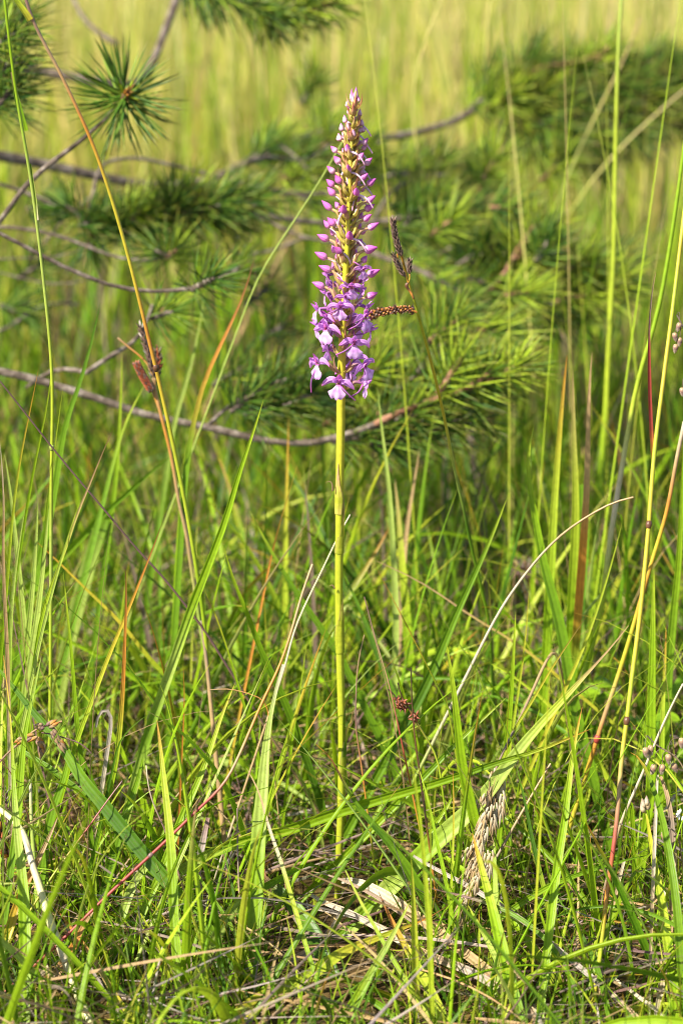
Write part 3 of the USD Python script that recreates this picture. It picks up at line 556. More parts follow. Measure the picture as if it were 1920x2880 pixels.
for cx, cy, sx, sy, y0, y1, num in ((1000, 520, 110, 90, .55, .8, 16), (1180, 640, 150, 70, .5, .7, 16), (1060, 840, 90, 80, .32, .5, 12), (1330, 240, 190, 70, .84, .95, 14), (720, 380, 90, 60, .7, .85, 7), (400, 510, 130, 30, .5, .56, 6), (780, 920, 110, 50, .34, .42, 8)):
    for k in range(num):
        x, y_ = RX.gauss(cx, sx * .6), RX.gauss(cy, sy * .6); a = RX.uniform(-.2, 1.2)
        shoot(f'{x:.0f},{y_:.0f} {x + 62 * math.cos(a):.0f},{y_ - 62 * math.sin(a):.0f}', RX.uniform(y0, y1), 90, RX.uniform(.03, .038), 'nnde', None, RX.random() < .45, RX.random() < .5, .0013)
# sharp dark tuft at the end of the light twig
shoot('440,665 492,638', .27, 70, .032, 'ndn', .255, False, False, .0011)
# the near tuft, seen end on: every needle by itself
A, B = at(*trace('D:268,252')[0], .295), at(*trace('D:291,214')[0], .262)
vt, ft, tt = tube(spline([A, (A + B) / 2, B, B + unit(B - A) * .006], 9), [.0026, .003, .0032, .003, .003, .0032, .0028, .002, .0006], 8)
bud_ = obj('shoot', (vt, ft), M_bark_red, pine); bud_.SetCustomDataByKey('label', 'sharp needle rosette at the branch end')
V, f1, col = needles(A + (B - A) * .25, B, 120, .042, 'nnne', 58, 96, .00145, 0, 4, .0)
for k in range(len(V)): obj('needle', (V[k].reshape(-1, 3), f1), M_needle, bud_, True, col[k].reshape(-1, 3))
V, f1, col = needles(B - (B - A) * .2, B + (B - A) * .06, 18, .016, 'hhu', 10, 35, .0012, 0, 4, .04)
for k in range(len(V)): obj('needle', (V[k].reshape(-1, 3), f1), M_needle, bud_, True, col[k].reshape(-1, 3))
for k in range(7):
    a = k * .9; d = unit(unit(B - A) + .5 * np.array([math.cos(a), 0, math.sin(a)])); v, f, t = ellipsoid(B, d, .006, .0013, 6, 6, 1); obj('bud_scale', (v, f), M_seed, bud_, True, grad('uO', t))
# ------------------------------------------------------------------ single blades, straws and stems that the photograph shows one by one
def blade(name, cat, label, path, w, keys, yt=0.0, yb=0.0, turn=0, fold=0.3, twist=0, mat=None, n=26, prof=None, across=5):
    P = spline(place(path, yt, yb), n)
    s = np.linspace(0, 1, n)
    # a blade widens quickly from its point and narrows a little to its foot
    k = np.minimum(1, (s / 0.42) ** 0.7) * (1 - 0.25 * np.clip((s - 0.75) / 0.25, 0, 1)) + 0.02 if prof is None else np.interp(s, np.linspace(0, 1, len(prof)), prof)
    hw = 1.12 * w / 1.6333 * px_m(P[:, 1]) / 2 * k
    v, f, t, u = ribbon(P, hw, turn + R.uniform(-12, 12), fold, twist, across)
    col = grad(keys, t) * R.uniform(0.93, 1.07)
    leaf = np.stack([u * 0.5 + 0.5, t, np.full(len(t), R.uniform())], 1)
    return tag(obj(name, (v, f), mat or M_grass, None, True, col, leaf), label, cat)
def stalk(name, cat, label, path, w, keys, yt=0.0, yb=0.0, mat=None, n=40, thin=0.6, nodes=(), node_col='B', parent_parts=None):
    """Round stem; nodes = fractions along it where a swollen joint sits."""
    P = spline(place(path, yt, yb), n)
    s = np.linspace(0, 1, n)
    r = 1.3 * w / 1.6333 * px_m(P[:, 1]) / 2 * (thin + (1 - thin) * np.minimum(1, s * 1.8))
    v, f, t = tube(P, r, 7)
    col = grad(keys, t)
    if not nodes and parent_parts is None:
        return tag(obj(name, (v, f), mat or M_stem, None, True, col), label, cat)
    th = thing(name, label, cat)
    obj('stem', (v, f), mat or M_stem, th, True, col)
    for q in nodes:
        i = min(max(int(q * (n - 1)), 1), n - 2); d = unit(P[i + 1] - P[i - 1]); L = r[i] * 3.6
        Q = P[i] + d * (np.linspace(-0.5, 0.5, 7) * L)[:, None]
        v, f, t = tube(Q, r[i] * np.array([1.02, 1.22, 1.45, 1.5, 1.42, 1.2, 1.02]), 8)
        obj('stem_node', (v, f), M_stem, th, True, np.broadcast_to(C[node_col], v.shape))
    if parent_parts: parent_parts(th, P, r)
    return th

BL = [  # name, category, label, traced line, width, colours tip to foot, depth at tip, at foot, extras
 ('grass_plant','grass blade','broad dark green blade rising behind the left pale green stem','c:462,210 420,400 350,640 300,760 270,950 250,1100|e:200,150',34,'KMMMM',.12,.12),
 ('grass_plant','grass blade','yellow green blade with brown tip at the far left edge, above the purple stem','c:178,515 140,700 90,950 60,1170|e:30,350',15,'OLGGG',0,.02),
 ('grass_plant','grass blade','thin green blade crossing the pale left stem at its joint','c:245,430 215,700 170,900 120,1176|e:80,250 50,450',16,'LGMMM',.02,.05),
 ('grass_plant','grass blade','slender blade just right of the pale left stem ending in a point','c:290,600 255,850 215,1176|e:185,350 150,600',13,'LMMM',.03,.06),
 ('grass_plant','grass blade','brown tipped blade crossing the purple diagonal stem','c:525,785 470,900 410,1060 355,1176|e:300,180 240,330 180,520 165,660 130,850',17,'BTLGGGGG',-.02,.0),
 ('grass_plant','grass blade','long folded green blade leaning right, left of the orchid stem and crossing the yellow stem','c:1210,660 1150,850 1090,1020|e:1050,0 960,240 880,440 800,680 740,850 680,1020 640,1170',40,'LGGGPMPMM',-.01,-.01,0,.5),
 ('grass_plant','grass blade','blurred green blade with dark brown tip rising between pine branch and orchid','c:1170,0 1110,210 1040,350 980,480 920,620 870,880 850,1020|e:830,150',26,'BOMMMMM',.16,.14),
 ('grass_plant','grass blade','narrow orange blade low behind the orchid stem on its left','c:1375,930 1320,1110|e:1300,0 1250,180 1210,380',11,'YOOYL',.12,.1),
 ('grass_plant','grass blade','pale blurred blade rising under the end of the light bare twig','c:940,170 900,400 850,600 800,750 770,950',26,'PPMMM',.3,.28),
 ('grass_plant','grass blade','broad blurred blade slanting right under the lowest pine branch','c:800,910 700,980 600,1080 480,1176|e:400,90 310,190 240,250',42,'MMGPPP',.2,.2,15),
 ('grass_plant','grass blade','very broad pale green blade leaning right behind the thin left blades','e:475,30 420,200 370,380 310,620 270,820 240,980',62,'MPPPPP',.2,.17,0,.15,0,None,26,[.9,1,1,1,.95,.9]),
 ('dead_grass_plant','grass blade','pale dried blade standing upright along the left picture edge','c:-4,820 12,1000 20,1176|e:15,100 15,250 30,560 35,680 40,900',17,'WTTTWTT',-.05,-.03),
 ('grass_plant','grass blade','slim yellow green blade with long brown point, leftmost of those below the purple stem','e:750,35 690,200 630,350 570,500 500,660 430,850 350,1060 320,1170',19,'BOYLGGGG',-.03,-.03),
 ('grass_plant','grass blade','upright blade with a withered orange tip','e:577,245 580,420 574,560 565,800 555,950 530,1170|g:500,120',22,'BOOLGGGG',-.04,-.04),
 ('grass_plant','grass blade','plain green upright blade left of the orange tipped one','e:290,275 305,420 330,660 355,980 370,1100',21,'LGMMM',-.02,-.02),
 ('grass_plant','grass blade','orange to green blade slanting down right across the left blades','e:160,130 260,220 400,360 540,490 700,690 800,790 900,900 1000,1020',20,'OYYGGGMM',.1,.08),
 ('grass_plant','grass blade','blurred green blade slanting down right towards the orchid stem','e:1145,-10 1250,190 1380,400 1450,500 1560,660|f:60,800',30,'LMMMMM',.1,.09),
 ('grass_plant','grass blade','dark green blade crossing below the pale straw left of the orchid','e:1030,160 1060,280 1130,450 1200,640 1290,830 1360,1000 1420,1170|g:1470,150',32,'LGMMKMM',.0,.03),
 ('grass_plant','grass blade','narrow yellow green blade running down right below the yellow stem','e:940,360 1000,500 1050,650 1100,820 1150,980 1180,1100',13,'YGGGG',.02,.02),
 ('grass_plant','grass blade','broad pale green upright blade under the red diagonal stalk','e:1300,700 1260,850 1225,1050|g:1205,100 1185,350 1175,600 1160,900',64,'WPPPGGGM',-.03,-.05,0,.2,0,None,26,[.15,.3,.75,1,1,.95,.9]),
 ('grass_plant','grass blade','thin upright green blade close left of the orchid stem','e:1410,590 1380,800 1340,1060|g:1310,150',12,'LGGM',.02,.02),
 ('grass_plant','grass blade','bright yellow green blade leaning right, crossed by the red stalk','e:1080,785 1010,960 940,1170|g:830,240 740,480 640,700 560,900',32,'YLGGGGG',-.03,-.07),
 ('grass_plant','grass blade','broad light green blade with orange tip standing at the lower left','e:15,660 35,820 55,1050|g:62,60 80,300 110,600 115,900 110,1150',56,'OYGPGGGG',-.06,-.12,0,.3,0,None,26,[.03,.15,.5,.9,1,1]),
 ('grass_plant','grass blade','wide dark green blade running diagonally down right from the left edge','e:-40,680 100,850 200,980 320,1110|g:340,0 480,170 640,370 800,560 900,680 1020,820 1090,930',58,'MKMKKMKM',-.02,-.06,0,.25),
 ('grass_plant','grass blade','bright upright blade in the lower left foreground crossing the red stalk','e:720,955 735,1060|g:748,10 770,200 790,420 800,700 820,950 835,1150',42,'OLLGGGGG',-.09,-.15),
 ('dead_grass_plant','grass blade','thin orange withered blade standing between the long folded blade and the yellow stem','e:840,700 846,800 845,900 838,1050',9,'OOOB',-.02,-.02),
 ('grass_plant','grass blade','short dark blade curving over the plain green one at lower left','e:690,925 600,990 545,1060 520,1170',14,'MKMM',-.05,-.05),
 ('grass_plant','grass blade','straight green blade in front of the pine right of the sedge','d:1035,455 1010,700 990,950 975,1150|f:960,250',38,'OLGGG',.15,.13),
 ('grass_plant','grass blade','straight green blade with blunt point, next to the orange tipped one at right','d:1062,520 1065,800 1075,1176|f:1070,150 1060,350',40,'TLGGG',.14,.13),
 ('grass_plant','grass blade','green blade whose long tip is withered tan and orange','d:1150,440 1140,560 1135,700 1130,900 1127,1050 1120,1176|f:1110,150 1095,350',34,'TTTOOMMMM',.12,.12),
 ('grass_plant','grass blade','long green blade running down right beneath the straw, right of the orchid','d:885,770 850,980 862,1060 880,1150|f:930,250 980,420 1020,600 1060,850 1130,1130',44,'LGMMMMM',.08,.05,0,.5),
 ('grass_plant','grass blade','dark green blade leaning right behind the straw','d:760,1110|f:690,110 600,310 520,480 440,680 340,890 280,1000',40,'LMMKMMM',.05,.03,0,.45),
 ('dead_grass_plant','grass blade','thin yellow and tan blade slanting down right behind the dark leaning blade','f:115,205 240,260 400,340 550,450 680,530 820,610 950,720',13,'TTYLLL',.1,.08),
 ('grass_plant','grass blade','wide blurred green blade standing upright behind the straw curve','d:1105,1050|f:1110,50 1095,300 1070,560 1050,700 1040,850',62,'MMKMMM',.2,.18,0,.3,0,None,26,[.5,.9,1,1,.95,.9]),
 ('grass_plant','grass blade','broad light green blade leaning far right with a dried tan point','f:1318,522 1240,620 1130,740 1010,870 900,990 800,1110|h:650,140 520,260 400,370 300,470',78,'TTLPPPGPPG',-.04,-.05,0,.25,0,None,30,[.04,.12,.35,.55,.75,.95,1,1,.9,.7]),
 ('grass_plant','grass blade','long bright green blade lying almost level across the orchid stem','f:1155,993 1080,1020 960,1080 820,1120 680,1160|h:520,45 400,80 250,120 130,160 0,195|g:1420,250 1280,300 1100,340 950,390 860,450',46,'OLMGGGGGPGGM',-.05,-.045,10,.35),
 ('grass_plant','grass blade','thin yellow blade leaning right just above the broad light green one','f:1140,455 1050,590 950,740 870,880 790,1000 740,1130',14,'BYLLLG',-.02,-.02),
 ('grass_plant','grass blade','upright green blade between the dark leaning blade and the tan stalk','f:800,455 790,650 775,900 760,1050 750,1170',26,'LGGMM',.0,.0),
 ('grass_plant','grass blade','bright green pointed blade standing below the straw foot','f:480,600 510,780 530,950 555,1170|h:590,150',43,'LGGGM',-.05,-.05),
 ('grass_plant','grass blade','slim light green blade right of the orchid at stem height','f:415,330 400,500 385,700 375,950 365,1100',19,'LGGGM',.04,.04),
 ('grass_plant','grass blade','dark green blade passing in front of the orchid stem down to the right','e:1450,1068 1520,1130|h:0,50 100,210 200,320 290,440 360,560 450,690',44,'OBMKMMKKM',-.05,-.06,0,.4,0,None,26,[.03,.25,.6,.9,1,1,.9]),
 ('grass_plant','grass blade','tall narrow bright blade in the lower right with its point near the nodding seed head','f:1105,895 1070,1060|h:1050,20 1030,200 990,450 960,700 930,950 910,1150',36,'OLGGGGGM',-.07,-.13,0,.5),
 ('grass_plant','grass blade','narrow dark blade with yellow spots right of the nodding seed head','h:800,-20 840,150 880,350 920,520 945,620 960,800',20,'MKKLKM',-.05,-.06),
 ('grass_plant','grass blade','arched thin green blade sweeping over the lower right corner','h:740,780 870,730 1020,670 1150,635 1280,635 1400,660 1568,745',17,'BKMMMMM',-.1,-.14),
 ('grass_plant','grass blade','green blade with brown tip bending down across the lower right tangle','h:390,550 560,590 720,640 860,720 950,800 1040,940 1100,1100',21,'BVMMMMM',-.1,-.13),
 ('grass_plant','grass blade','olive yellow blade with orange tip, left of the nodding seed head','h:170,570 210,660 270,780 340,900 400,1010 470,1160',46,'BOLLLLG',-.1,-.15,0,.3,0,None,26,[.03,.5,.85,1,1,1]),
 ('grass_plant','grass blade','broad yellow blade lying across the bottom with a curled brown tip','h:490,632 380,700 250,750 120,800 0,850|g:1420,960 1300,1020 1180,1080 1090,1150',78,'BOLYLLLYLGG',-.1,-.15,-10,.3,0,None,30,[.02,.12,.35,.6,.8,.95,1,1,.9]),
 ('grass_plant','grass blade','bright short blade leaning right at the bottom below the orchid','h:312,620 230,780 150,920 80,1040 0,1160',36,'LPGGG',-.14,-.17),
 ('grass_plant','grass blade','green blade with orange point rising beside the nodding seed head','h:600,300 640,450 690,640 740,850 790,1050 820,1160',52,'OLGGMGG',-.09,-.15,0,.4),
 ('grass_plant','grass blade','light green blade starting right under the nodding seed head','h:580,630 650,760 720,900 780,1040 830,1160',32,'LPGGG',-.11,-.15),
 ('grass_plant','grass blade','thin dark blade curving down right between arch and bright narrow blade','h:980,580 1060,700 1130,820 1180,940 1230,1150',24,'MKMMM',-.1,-.15),
 ('grass_plant','grass blade','yellow green blade under a lone oat like spikelet near the right edge','h:1398,195 1430,400 1470,620 1500,830 1530,1020 1540,1150',42,'YLLGGG',-.06,-.13),
 ('grass_plant','grass blade','tan tipped broad blade curving to the lower left corner','g:270,215 210,350 140,490 90,600 40,750 0,880',38,'TTOYLLG',-.08,-.13,0,.35),
 ('dead_grass_plant','grass blade','tan brown withered blade leaning right in the lower left corner','g:485,565 400,700 340,820 250,960 150,1120',40,'WTOTTNLL',-.11,-.16,0,.3),
 ('dead_grass_plant','grass blade','orange blade turning yellow, crossing the tan withered blade','g:245,635 330,740 420,860 490,980 560,1090 620,1160',24,'OOTYLLG',-.11,-.16),
 ('grass_plant','grass blade','arching pale green blade bending down left of the curled olive leaf','g:1490,470 1410,440 1300,500 1190,560 1090,620 1010,740 940,880 890,1000',52,'MMMPPPGG',-.06,-.11,20,.2),
 ('grass_plant','grass blade','narrow blade, tan above and green below, slanting right beside the orchid foot','g:1130,0 1190,110 1230,260 1290,430 1340,600 1390,770 1440,930 1500,1150',19,'TTWLLGGGG',-.09,-.15),
 ('grass_plant','grass blade','fine green blade running down right from the red stalk crossing','g:790,330 900,480 990,620 1070,740 1130,880 1170,950',17,'LGMGGB',-.08,-.11),
 ('grass_plant','grass blade','straight thin blade standing alone between the wide dark blade and lower left corner','g:440,395 440,600 438,900',13,'LGMM',-.09,-.11),
 ('grass_plant','grass blade','fine dark blade under the broad pale upright one','g:1000,290 1050,470 1080,620 1110,800',12,'MKMM',-.07,-.1),
 ('grass_plant','grass blade','fine light blade with bent point near the arching pale blade','g:988,490 940,720 932,950 940,1100',11,'LGGM',-.1,-.14),
 ('grass_plant','grass blade','left one of the tall pale blades crowding the left edge','e:225,-20 205,200 180,420 150,640 110,900 100,1100',34,'PPPGGG',.03,.02),
 ('grass_plant','grass blade','bright blade at the far left edge under the dried upright blade','e:120,-40 80,200 55,420 45,650 40,900',20,'PPGGG',.0,.0),
 ('grass_plant','grass blade','green blade rising steeply left of the wide dark diagonal blade','e:190,660 150,850 110,1050|g:90,150 60,400 20,700',30,'PGGMMM',-.05,-.1),
 ('grass_plant','grass blade','broad mid green blade behind the tan tipped blade in the lower left','e:330,1040|g:290,60 240,200 200,420 170,650',40,'GMMMM',-.03,-.05),
 ('grass_plant','grass blade','pair of green blades, the left one, behind the crossing of red stalk and wide blade','g:660,-60 630,60 570,230 520,400 480,560',36,'GMMKM',-.01,-.03),
 ('grass_plant','grass blade','blade with a withered middle behind the red stalk crossing','g:760,260 700,420 620,520 560,680 510,830',40,'GPPGGM',-.05,-.08),
 ('grass_plant','grass blade','upright green blade in front of the nodding seed head stalk','f:860,360|f:850,520 830,700 800,900',12,'YLLG',.03,.03),
 ('grass_plant','grass blade','fine yellow green blade near the right edge beside the white daisy','h:1300,420 1320,180',20,'GG',-.03,-.03),
 ('grass_plant','grass blade','broad bright blade standing at the right edge behind the yellow stem','f:1435,260 1430,500 1425,750 1420,950|h:1420,80 1400,250',40,'LGGGGM',.02,.0,0,.2),
 ('grass_plant','grass blade','blurred broad green blade at the right edge, tallest there','d:1568,880|f:1550,200 1525,450 1500,750 1490,950',36,'GGMGM',.08,.06),
 ('grass_plant','grass blade','green blade leaning left behind the tan stalk of the nodding seed head','h:760,20 740,150 715,350 700,520',34,'GGMM',-.02,-.03),
 ('grass_plant','grass blade','diagonal green blade crossing under the broad light blade, left of the seed head','f:760,850 640,960 540,1050 420,1176|h:330,90',32,'LMGGM',.0,-.01),
 ('grass_plant','grass blade','green blade rising right from the orchid foot past the level blade','h:560,60 470,200 380,340 290,470 200,560',34,'LGGMM',-.02,-.05),
 ('grass_plant','grass blade','bright thin blade leaning left at the foot of the nodding seed head','h:350,-10 400,160 440,350 480,520 510,700',17,'LGGGG',-.07,-.1),
 ('grass_plant','grass blade','long thin yellow blade slanting left low in the middle, under the orchid foot','h:0,430 80,600 170,760 260,920 350,1060 420,1170',20,'LLGLLL',-.12,-.17),
 ('grass_plant','grass blade','fine upright blade left of the green blade with orange point','h:510,0 515,220 510,420 500,620',11,'OLGM',-.08,-.1),
 ('grass_plant','grass blade','yellow blade at right between the two node bearing stems','f:1290,40|f:1250,200 1190,400 1120,600 1050,760',15,'LLYLL',.05,.04),
]
BL += [
 ('grass_plant','grass blade','second pale blade from the left edge, beside the left one of the tall ones','e:175,-60 165,150 150,350 125,600 105,800 90,1000',30,'PPGGG',.05,.03),
 ('grass_plant','grass blade','slim bright blade crossing the foot of the tall pale green stem','e:370,-60 310,120 250,330 200,520 160,700 120,900',18,'LPPGG',-.01,-.02),
 ('grass_plant','grass blade','pale blade leaning left between left edge and tall pale green stem','c:20,900 50,1100|e:75,150 100,400 120,650 130,850',28,'PPPGGG',.06,.04),
 ('grass_plant','grass blade','wide blurred blade rising to the left of the sedge with rusty spike','c:560,440 555,640 545,850 530,1050|e:500,100',24,'LGMMM',.22,.2),
 ('grass_plant','grass blade','blurred blade leaning right beside the rusty sedge, under the lowest branch','c:665,590 610,690 560,800 520,950 470,1150',26,'LMMMM',.2,.18),
 ('grass_plant','grass blade','blurred pale upright blade with whitish streak right of the orchid stem','d:165,600 180,760 205,950 225,1150|f:240,250 250,500 245,750',26,'PPPPPPG',.2,.14),
 ('grass_plant','grass blade','blurred broad upright blade next to the whitish streaked one','f:245,-150 265,50 285,300 300,500',38,'TLGGG',.22,.2),
 ('dead_grass_plant','grass blade','blurred pinkish tan dead blade right of the whitish streaked one','d:360,880 340,1000 320,1120|f:295,120 280,330',24,'TTTNT',.24,.22),
 ('grass_plant','grass blade','blurred pale blade leaning right from the orchid stem towards the whitish streaked one','f:220,70 170,160 110,260 50,350 10,430',34,'OPPGM',.22,.2),
 ('grass_plant','grass blade','dark blade running down right just right of the orchid stem','f:0,260 50,370 100,480 140,590 190,720',30,'MKMMM',.14,.12),
 ('grass_plant','grass blade','upright bright blade between yellow stem and right edge, low','f:1490,520 1485,700 1475,900 1470,1100',22,'OLGMM',.06,.04),
 ('grass_plant','grass blade','slanting green blade under the arched thin one at the lower right','h:1420,400 1300,425 1180,460 1060,500 950,545 860,600',26,'MMGMMM',-.06,-.08),
]
for row in BL:
    name, cat, label, path, w, keys, yt, yb, *ex = row
    blade(name, cat, label, path, w, keys, yt, yb, *ex)

LIT = [
 ('dry_straw','dead grass','broad speckled tan dead blade lying from the orchid foot to the bottom right','h:0,520 80,520 160,560 300,650 420,740 560,850 700,960 850,1120',46,'WWTTTNTT',-.04,-.14),
 ('dry_straw','dead grass','grey tan dead blade lying below the broad speckled one','h:0,650 150,720 280,800 420,870 580,930 700,1000 850,1100',36,'XWTXTWX',-.08,-.14),
 ('dry_straw','dead grass','long grey dead strip lying diagonally under the nodding seed head','h:330,405 450,475 560,530 660,590 760,650 880,740 1000,840 1120,940 1250,1050 1360,1150',24,'XXXNXXTXX',-.06,-.15),
 ('dry_straw','dead grass','pale straw lying in the bottom right corner','h:1250,965 1400,1080 1500,1160',17,'WWW',-.14,-.16),
 ('dry_straw','dead grass','white bleached straw standing upright at the lower right','h:1450,30 1430,500 1415,900 1410,1100',19,'WWTWW',-.05,-.14),
 ('dry_straw','dead grass','tan bundle of dried stems hanging right beside the white straw','h:1465,40 1495,120 1515,250 1525,420 1515,620',26,'TNTTT',-.04,-.07),
 ('dry_straw','dead grass','bleached straw leaning right behind the pink based stem','h:1300,420 1270,530 1240,650 1215,800 1190,950',22,'WTWTW',-.05,-.1),
 ('dry_straw','dead grass','wide pale dead stem at lower right, between white straw and right edge','h:1480,560 1490,800 1455,1080',32,'WTWT',-.09,-.14),
 ('dry_straw','dead grass','long grey tan dead blade lying left of the orchid foot','g:1568,660 1490,780 1400,850 1250,920 1130,990 980,1060',36,'WXXTXX',-.07,-.14),
 ('dry_straw','dead grass','bleached dead blade curling beside the orchid foot','g:1430,585 1500,625 1568,650|h:100,700',28,'WWXX',-.06,-.07),
 ('dry_straw','dead grass','grey purple dead blade standing behind the arching pale blade','g:955,230 930,350 905,480 915,580 930,700',32,'VXVXX',-.02,-.05),
 ('dry_straw','dead grass','pale dead blade curled over behind the brown spikelets','e:440,990|e:450,920 490,890 515,920 505,1020 490,1120',18,'XXWTX',.0,.0),
]
for row in LIT: blade(*row[:8], 0, .35, 40, M_dry, 26, [.5, .9, 1, 1, .9, .7])

ST = [
 ('straw','stalk','thin purple brown stem slanting down right from the left edge','c:-20,550 100,700 240,880 380,1050 490,1176|e:600,140 760,310 860,440 925,520 1000,640',9,'VVVVTV',-.03,.02),
 ('straw','straw','pale straw arching over from right to left behind the broad light blade','d:1340,1108 1240,1130|f:1165,0 1050,70 930,180 840,290 760,400 690,520 620,660 540,820',12,'TTWWWPPP',.0,.02),
 ('straw','straw','pale straw leaning right against the orchid stem','D:804,1182 770,1245 740,1310 705,1380 675,1450 655,1530 625,1620',9,'WIWTTWP',.02,.0),
 ('straw','straw','white straw leaning right near the right edge, brown below','f:1568,790 1470,990 1400,1160|h:1340,120 1270,290 1240,420',12,'WWWTNT',-.05,-.05),
 ('straw','straw','brown straw slanting down left beside the nodding seed head','h:960,-20 860,150 780,290 680,470',12,'TTNTY',-.04,-.06),
 ('straw','stalk','fine red brown hair like stalk leaning left, right of the orchid stem','f:105,390 150,560 220,800 260,980 300,1170',7,'VTROLL',-.03,-.03),
 ('straw','stalk','fine brown stalk nearest the orchid stem on its right','f:105,565 70,760 65,960 90,1150',7,'TVOLL',-.03,-.03),
 ('straw','stalk','fine blackish stalk with orange foot rising through the dark rush flowers','f:320,715 325,900 335,1020 355,1170',8,'DBDOY',-.05,-.05),
 ('straw','stalk','tan pink dried sheath continuing down below the tall yellow stem','e:925,500 950,700 970,900 990,1100',20,'NTTTT',.02,.01),
 ('straw','stalk','hairlike brown stem curving sideways off the red stalk','e:965,818 1060,812 1150,840 1215,857 1230,900 1240,1000',6,'TOTTTT',-.04,-.04),
 ('straw','stalk','thin orange and green stalk leaning right over the lower left blades','g:562,60 480,170 380,310 260,470 150,640',9,'VRLYGG',-.08,-.11),
 ('straw','stalk','thick yellowish white stem bending down through the lower left','g:-20,180 60,240 110,300 140,420 180,540 220,680 280,830 340,1000 390,1120',34,'IIWIIWIIPP',-.07,-.14),
 ('straw','stalk','cut pale green stem with a blunt top at the lower left','g:140,55 145,250 160,450 175,650',19,'WPPGG',-.04,-.06),
 ('straw','stalk','bleached grey dead stick poking up in the lower left','g:750,815 720,950 690,1100 680,1150',15,'XXXN',-.13,-.15),
 ('straw','stalk','hair thin dead stem standing upright under the red stalk','g:1090,185 1095,500 1110,720 1140,900',8,'VNTGG',-.07,-.1),
 ('straw','stalk','thin dead stem bent left above the bright upright blade','g:672,-10 685,100 710,180 760,290 800,420',8,'WVVTT',-.08,-.09),
 ('grass_stalk','grass stem','blurred bright green stem leaning right beside the tall yellow one at the right edge','D:1575,300 1545,520 1510,720 1465,870 1440,1000 1420,1120 1400,1240|f:1200,400 1150,620 1110,760',20,'GGGLWLGLG',.14,.12),
 ('grass_stalk','grass stem','blurred pale green stem crossing the right hand pine needles','D:1428,-20 1418,150 1413,350 1410,550 1400,750 1390,950 1380,1100',19,'PLLLGGM',.40,.37),
 ('grass_stalk','grass stem','blurred slanting stem in front of the upper right pine','D:1470,40 1430,140 1390,220 1350,300 1310,390 1270,500 1240,620',9,'TSPLGGG',.75,.75),
 ('grass_stalk','grass stem','second blurred slanting stem right of the upper right pine','D:1640,150 1560,215 1480,285 1400,365 1340,440 1290,520',9,'TSLLGG',.8,.8),
 ('grass_stalk','grass stem','very blurred stem in front of the golden meadow right of the orchid tip','D:1040,-60 1000,30 965,130 945,230 950,300 962,360 973,410 980,540',10,'SSSPMMYYL',.7,.7),
 ('grass_stalk','grass stem','blurred tall grass stem at the upper middle right of the orchid','D:1125,0 1115,120 1110,230 1095,380 1085,520',16,'SLPLP',.9,.9),
 ('grass_stalk','grass stem','thin grey green stem slanting across just left of the flower spike','D:800,300 750,390 700,470 640,560 590,640 560,720',8,'PPPPPP',.2,.2),
]
for row in ST: stalk(*row)

# red diagonal stalk with its joint
stalk('red_stalk','stalk','long orange and crimson stalk running from the orchid stem to the lower left corner','e:1435,240 1380,400 1330,580 1280,720 1210,860 1150,1000 1080,1160|g:1040,65 900,200 780,320 640,450 480,600 350,730 180,890 -10,1060',12,'TTOOTRRRRRRVV',-.05,-.14,None,60,.75,(0.555,),'V')
# tall yellow stem with dark joint, and its leaf
def yellow_leaf(th, P, r):
    Q = spline(place('D:18,-30 40,5 58,30 68,46', -.02, -.02, False), 12)
    v, f, t, u = ribbon(Q, np.linspace(.0012, .002, 12), 30, .5)
    obj('leaf', (v, f), M_grass, th, True, grad('GLY', t), np.stack([u*.5+.5, t, t*0], 1))
stalk('tall_grass_plant','grass stem','tall bent yellow green stem with a dark brown joint left of the orchid','D:55,-20 70,45 110,110 150,190 185,265 210,320 255,450 298,600 330,730 380,940 430,1180 455,1330 468,1420 480,1560',15,'VTOYYOYLLGLLLYY',-.02,.02,None,70,.75,(0.392,),'B',yellow_leaf)
def sheath(th, P, r):
    Q = spline(place('a:52,330 65,400 82,470 100,540 115,600|c:0,-500', .01, .01, False)[:5], 14)
    v, f, t, u = ribbon(Q, np.interp(np.linspace(0, 1, 14), [0, .5, 1], [.0004, .0014, .0018]), 10, .5)
    obj('leaf', (v, f), M_grass, th, True, grad('TMMG', t), np.stack([u*.5+.5, t, t*0], 1))
    Q = spline(place('a:176,1010 165,920 150,820 140,750', .008, .008, False), 14)
    v, f, t, u = ribbon(Q, np.interp(np.linspace(0, 1, 14), [0, .3, 1], [.0006, .0019, .0012]), 40, .6)
    obj('leaf', (v, f), M_grass, th, True, grad('WPPM', t), np.stack([u*.5+.5, t, t*0], 1))
stalk('tall_grass_plant','grass stem','tall pale green stem standing at the far left of the picture','D:8,-30 18,60 32,180 50,290 68,390 82,490 100,640 120,860 118,1100 117,1400 115,1650 112,1800',13,'GGPPLLPLLPL',.0,.03,None,60,.8,(0.485,),'P',sheath)
def red_leaf(th, P, r):
    Q = spline(place('d:1442,75 1424,180 1414,300 1412,420 1413,560 1417,700 1425,870 1433,1000', -.01, .0, False), 26)
    v, f, t, u = ribbon(Q, np.interp(np.linspace(0, 1, 26), [0, .3, .5, .8, 1], [.0002, .0006, .0010, .0011, .0009]), 5, .6)
    obj('leaf', (v, f), M_grass, th, True, grad('TNVRRRROL', t), np.stack([u*.5+.5, t, t*0], 1))
stalk('tall_grass_plant','grass stem','yellow stem with a dark joint and a long dark red pointed leaf at right','D:1575,450 1548,680 1522,880 1500,1060 1490,1200 1478,1330 1465,1450 1452,1545 1440,1650 1425,1760|h:1270,200 1240,430 1210,650 1190,850 1160,1050',17,'LYLYYLYYYYLYTROLYY',.0,-.12,None,70,.8,(0.40, 0.625),'B',red_leaf)
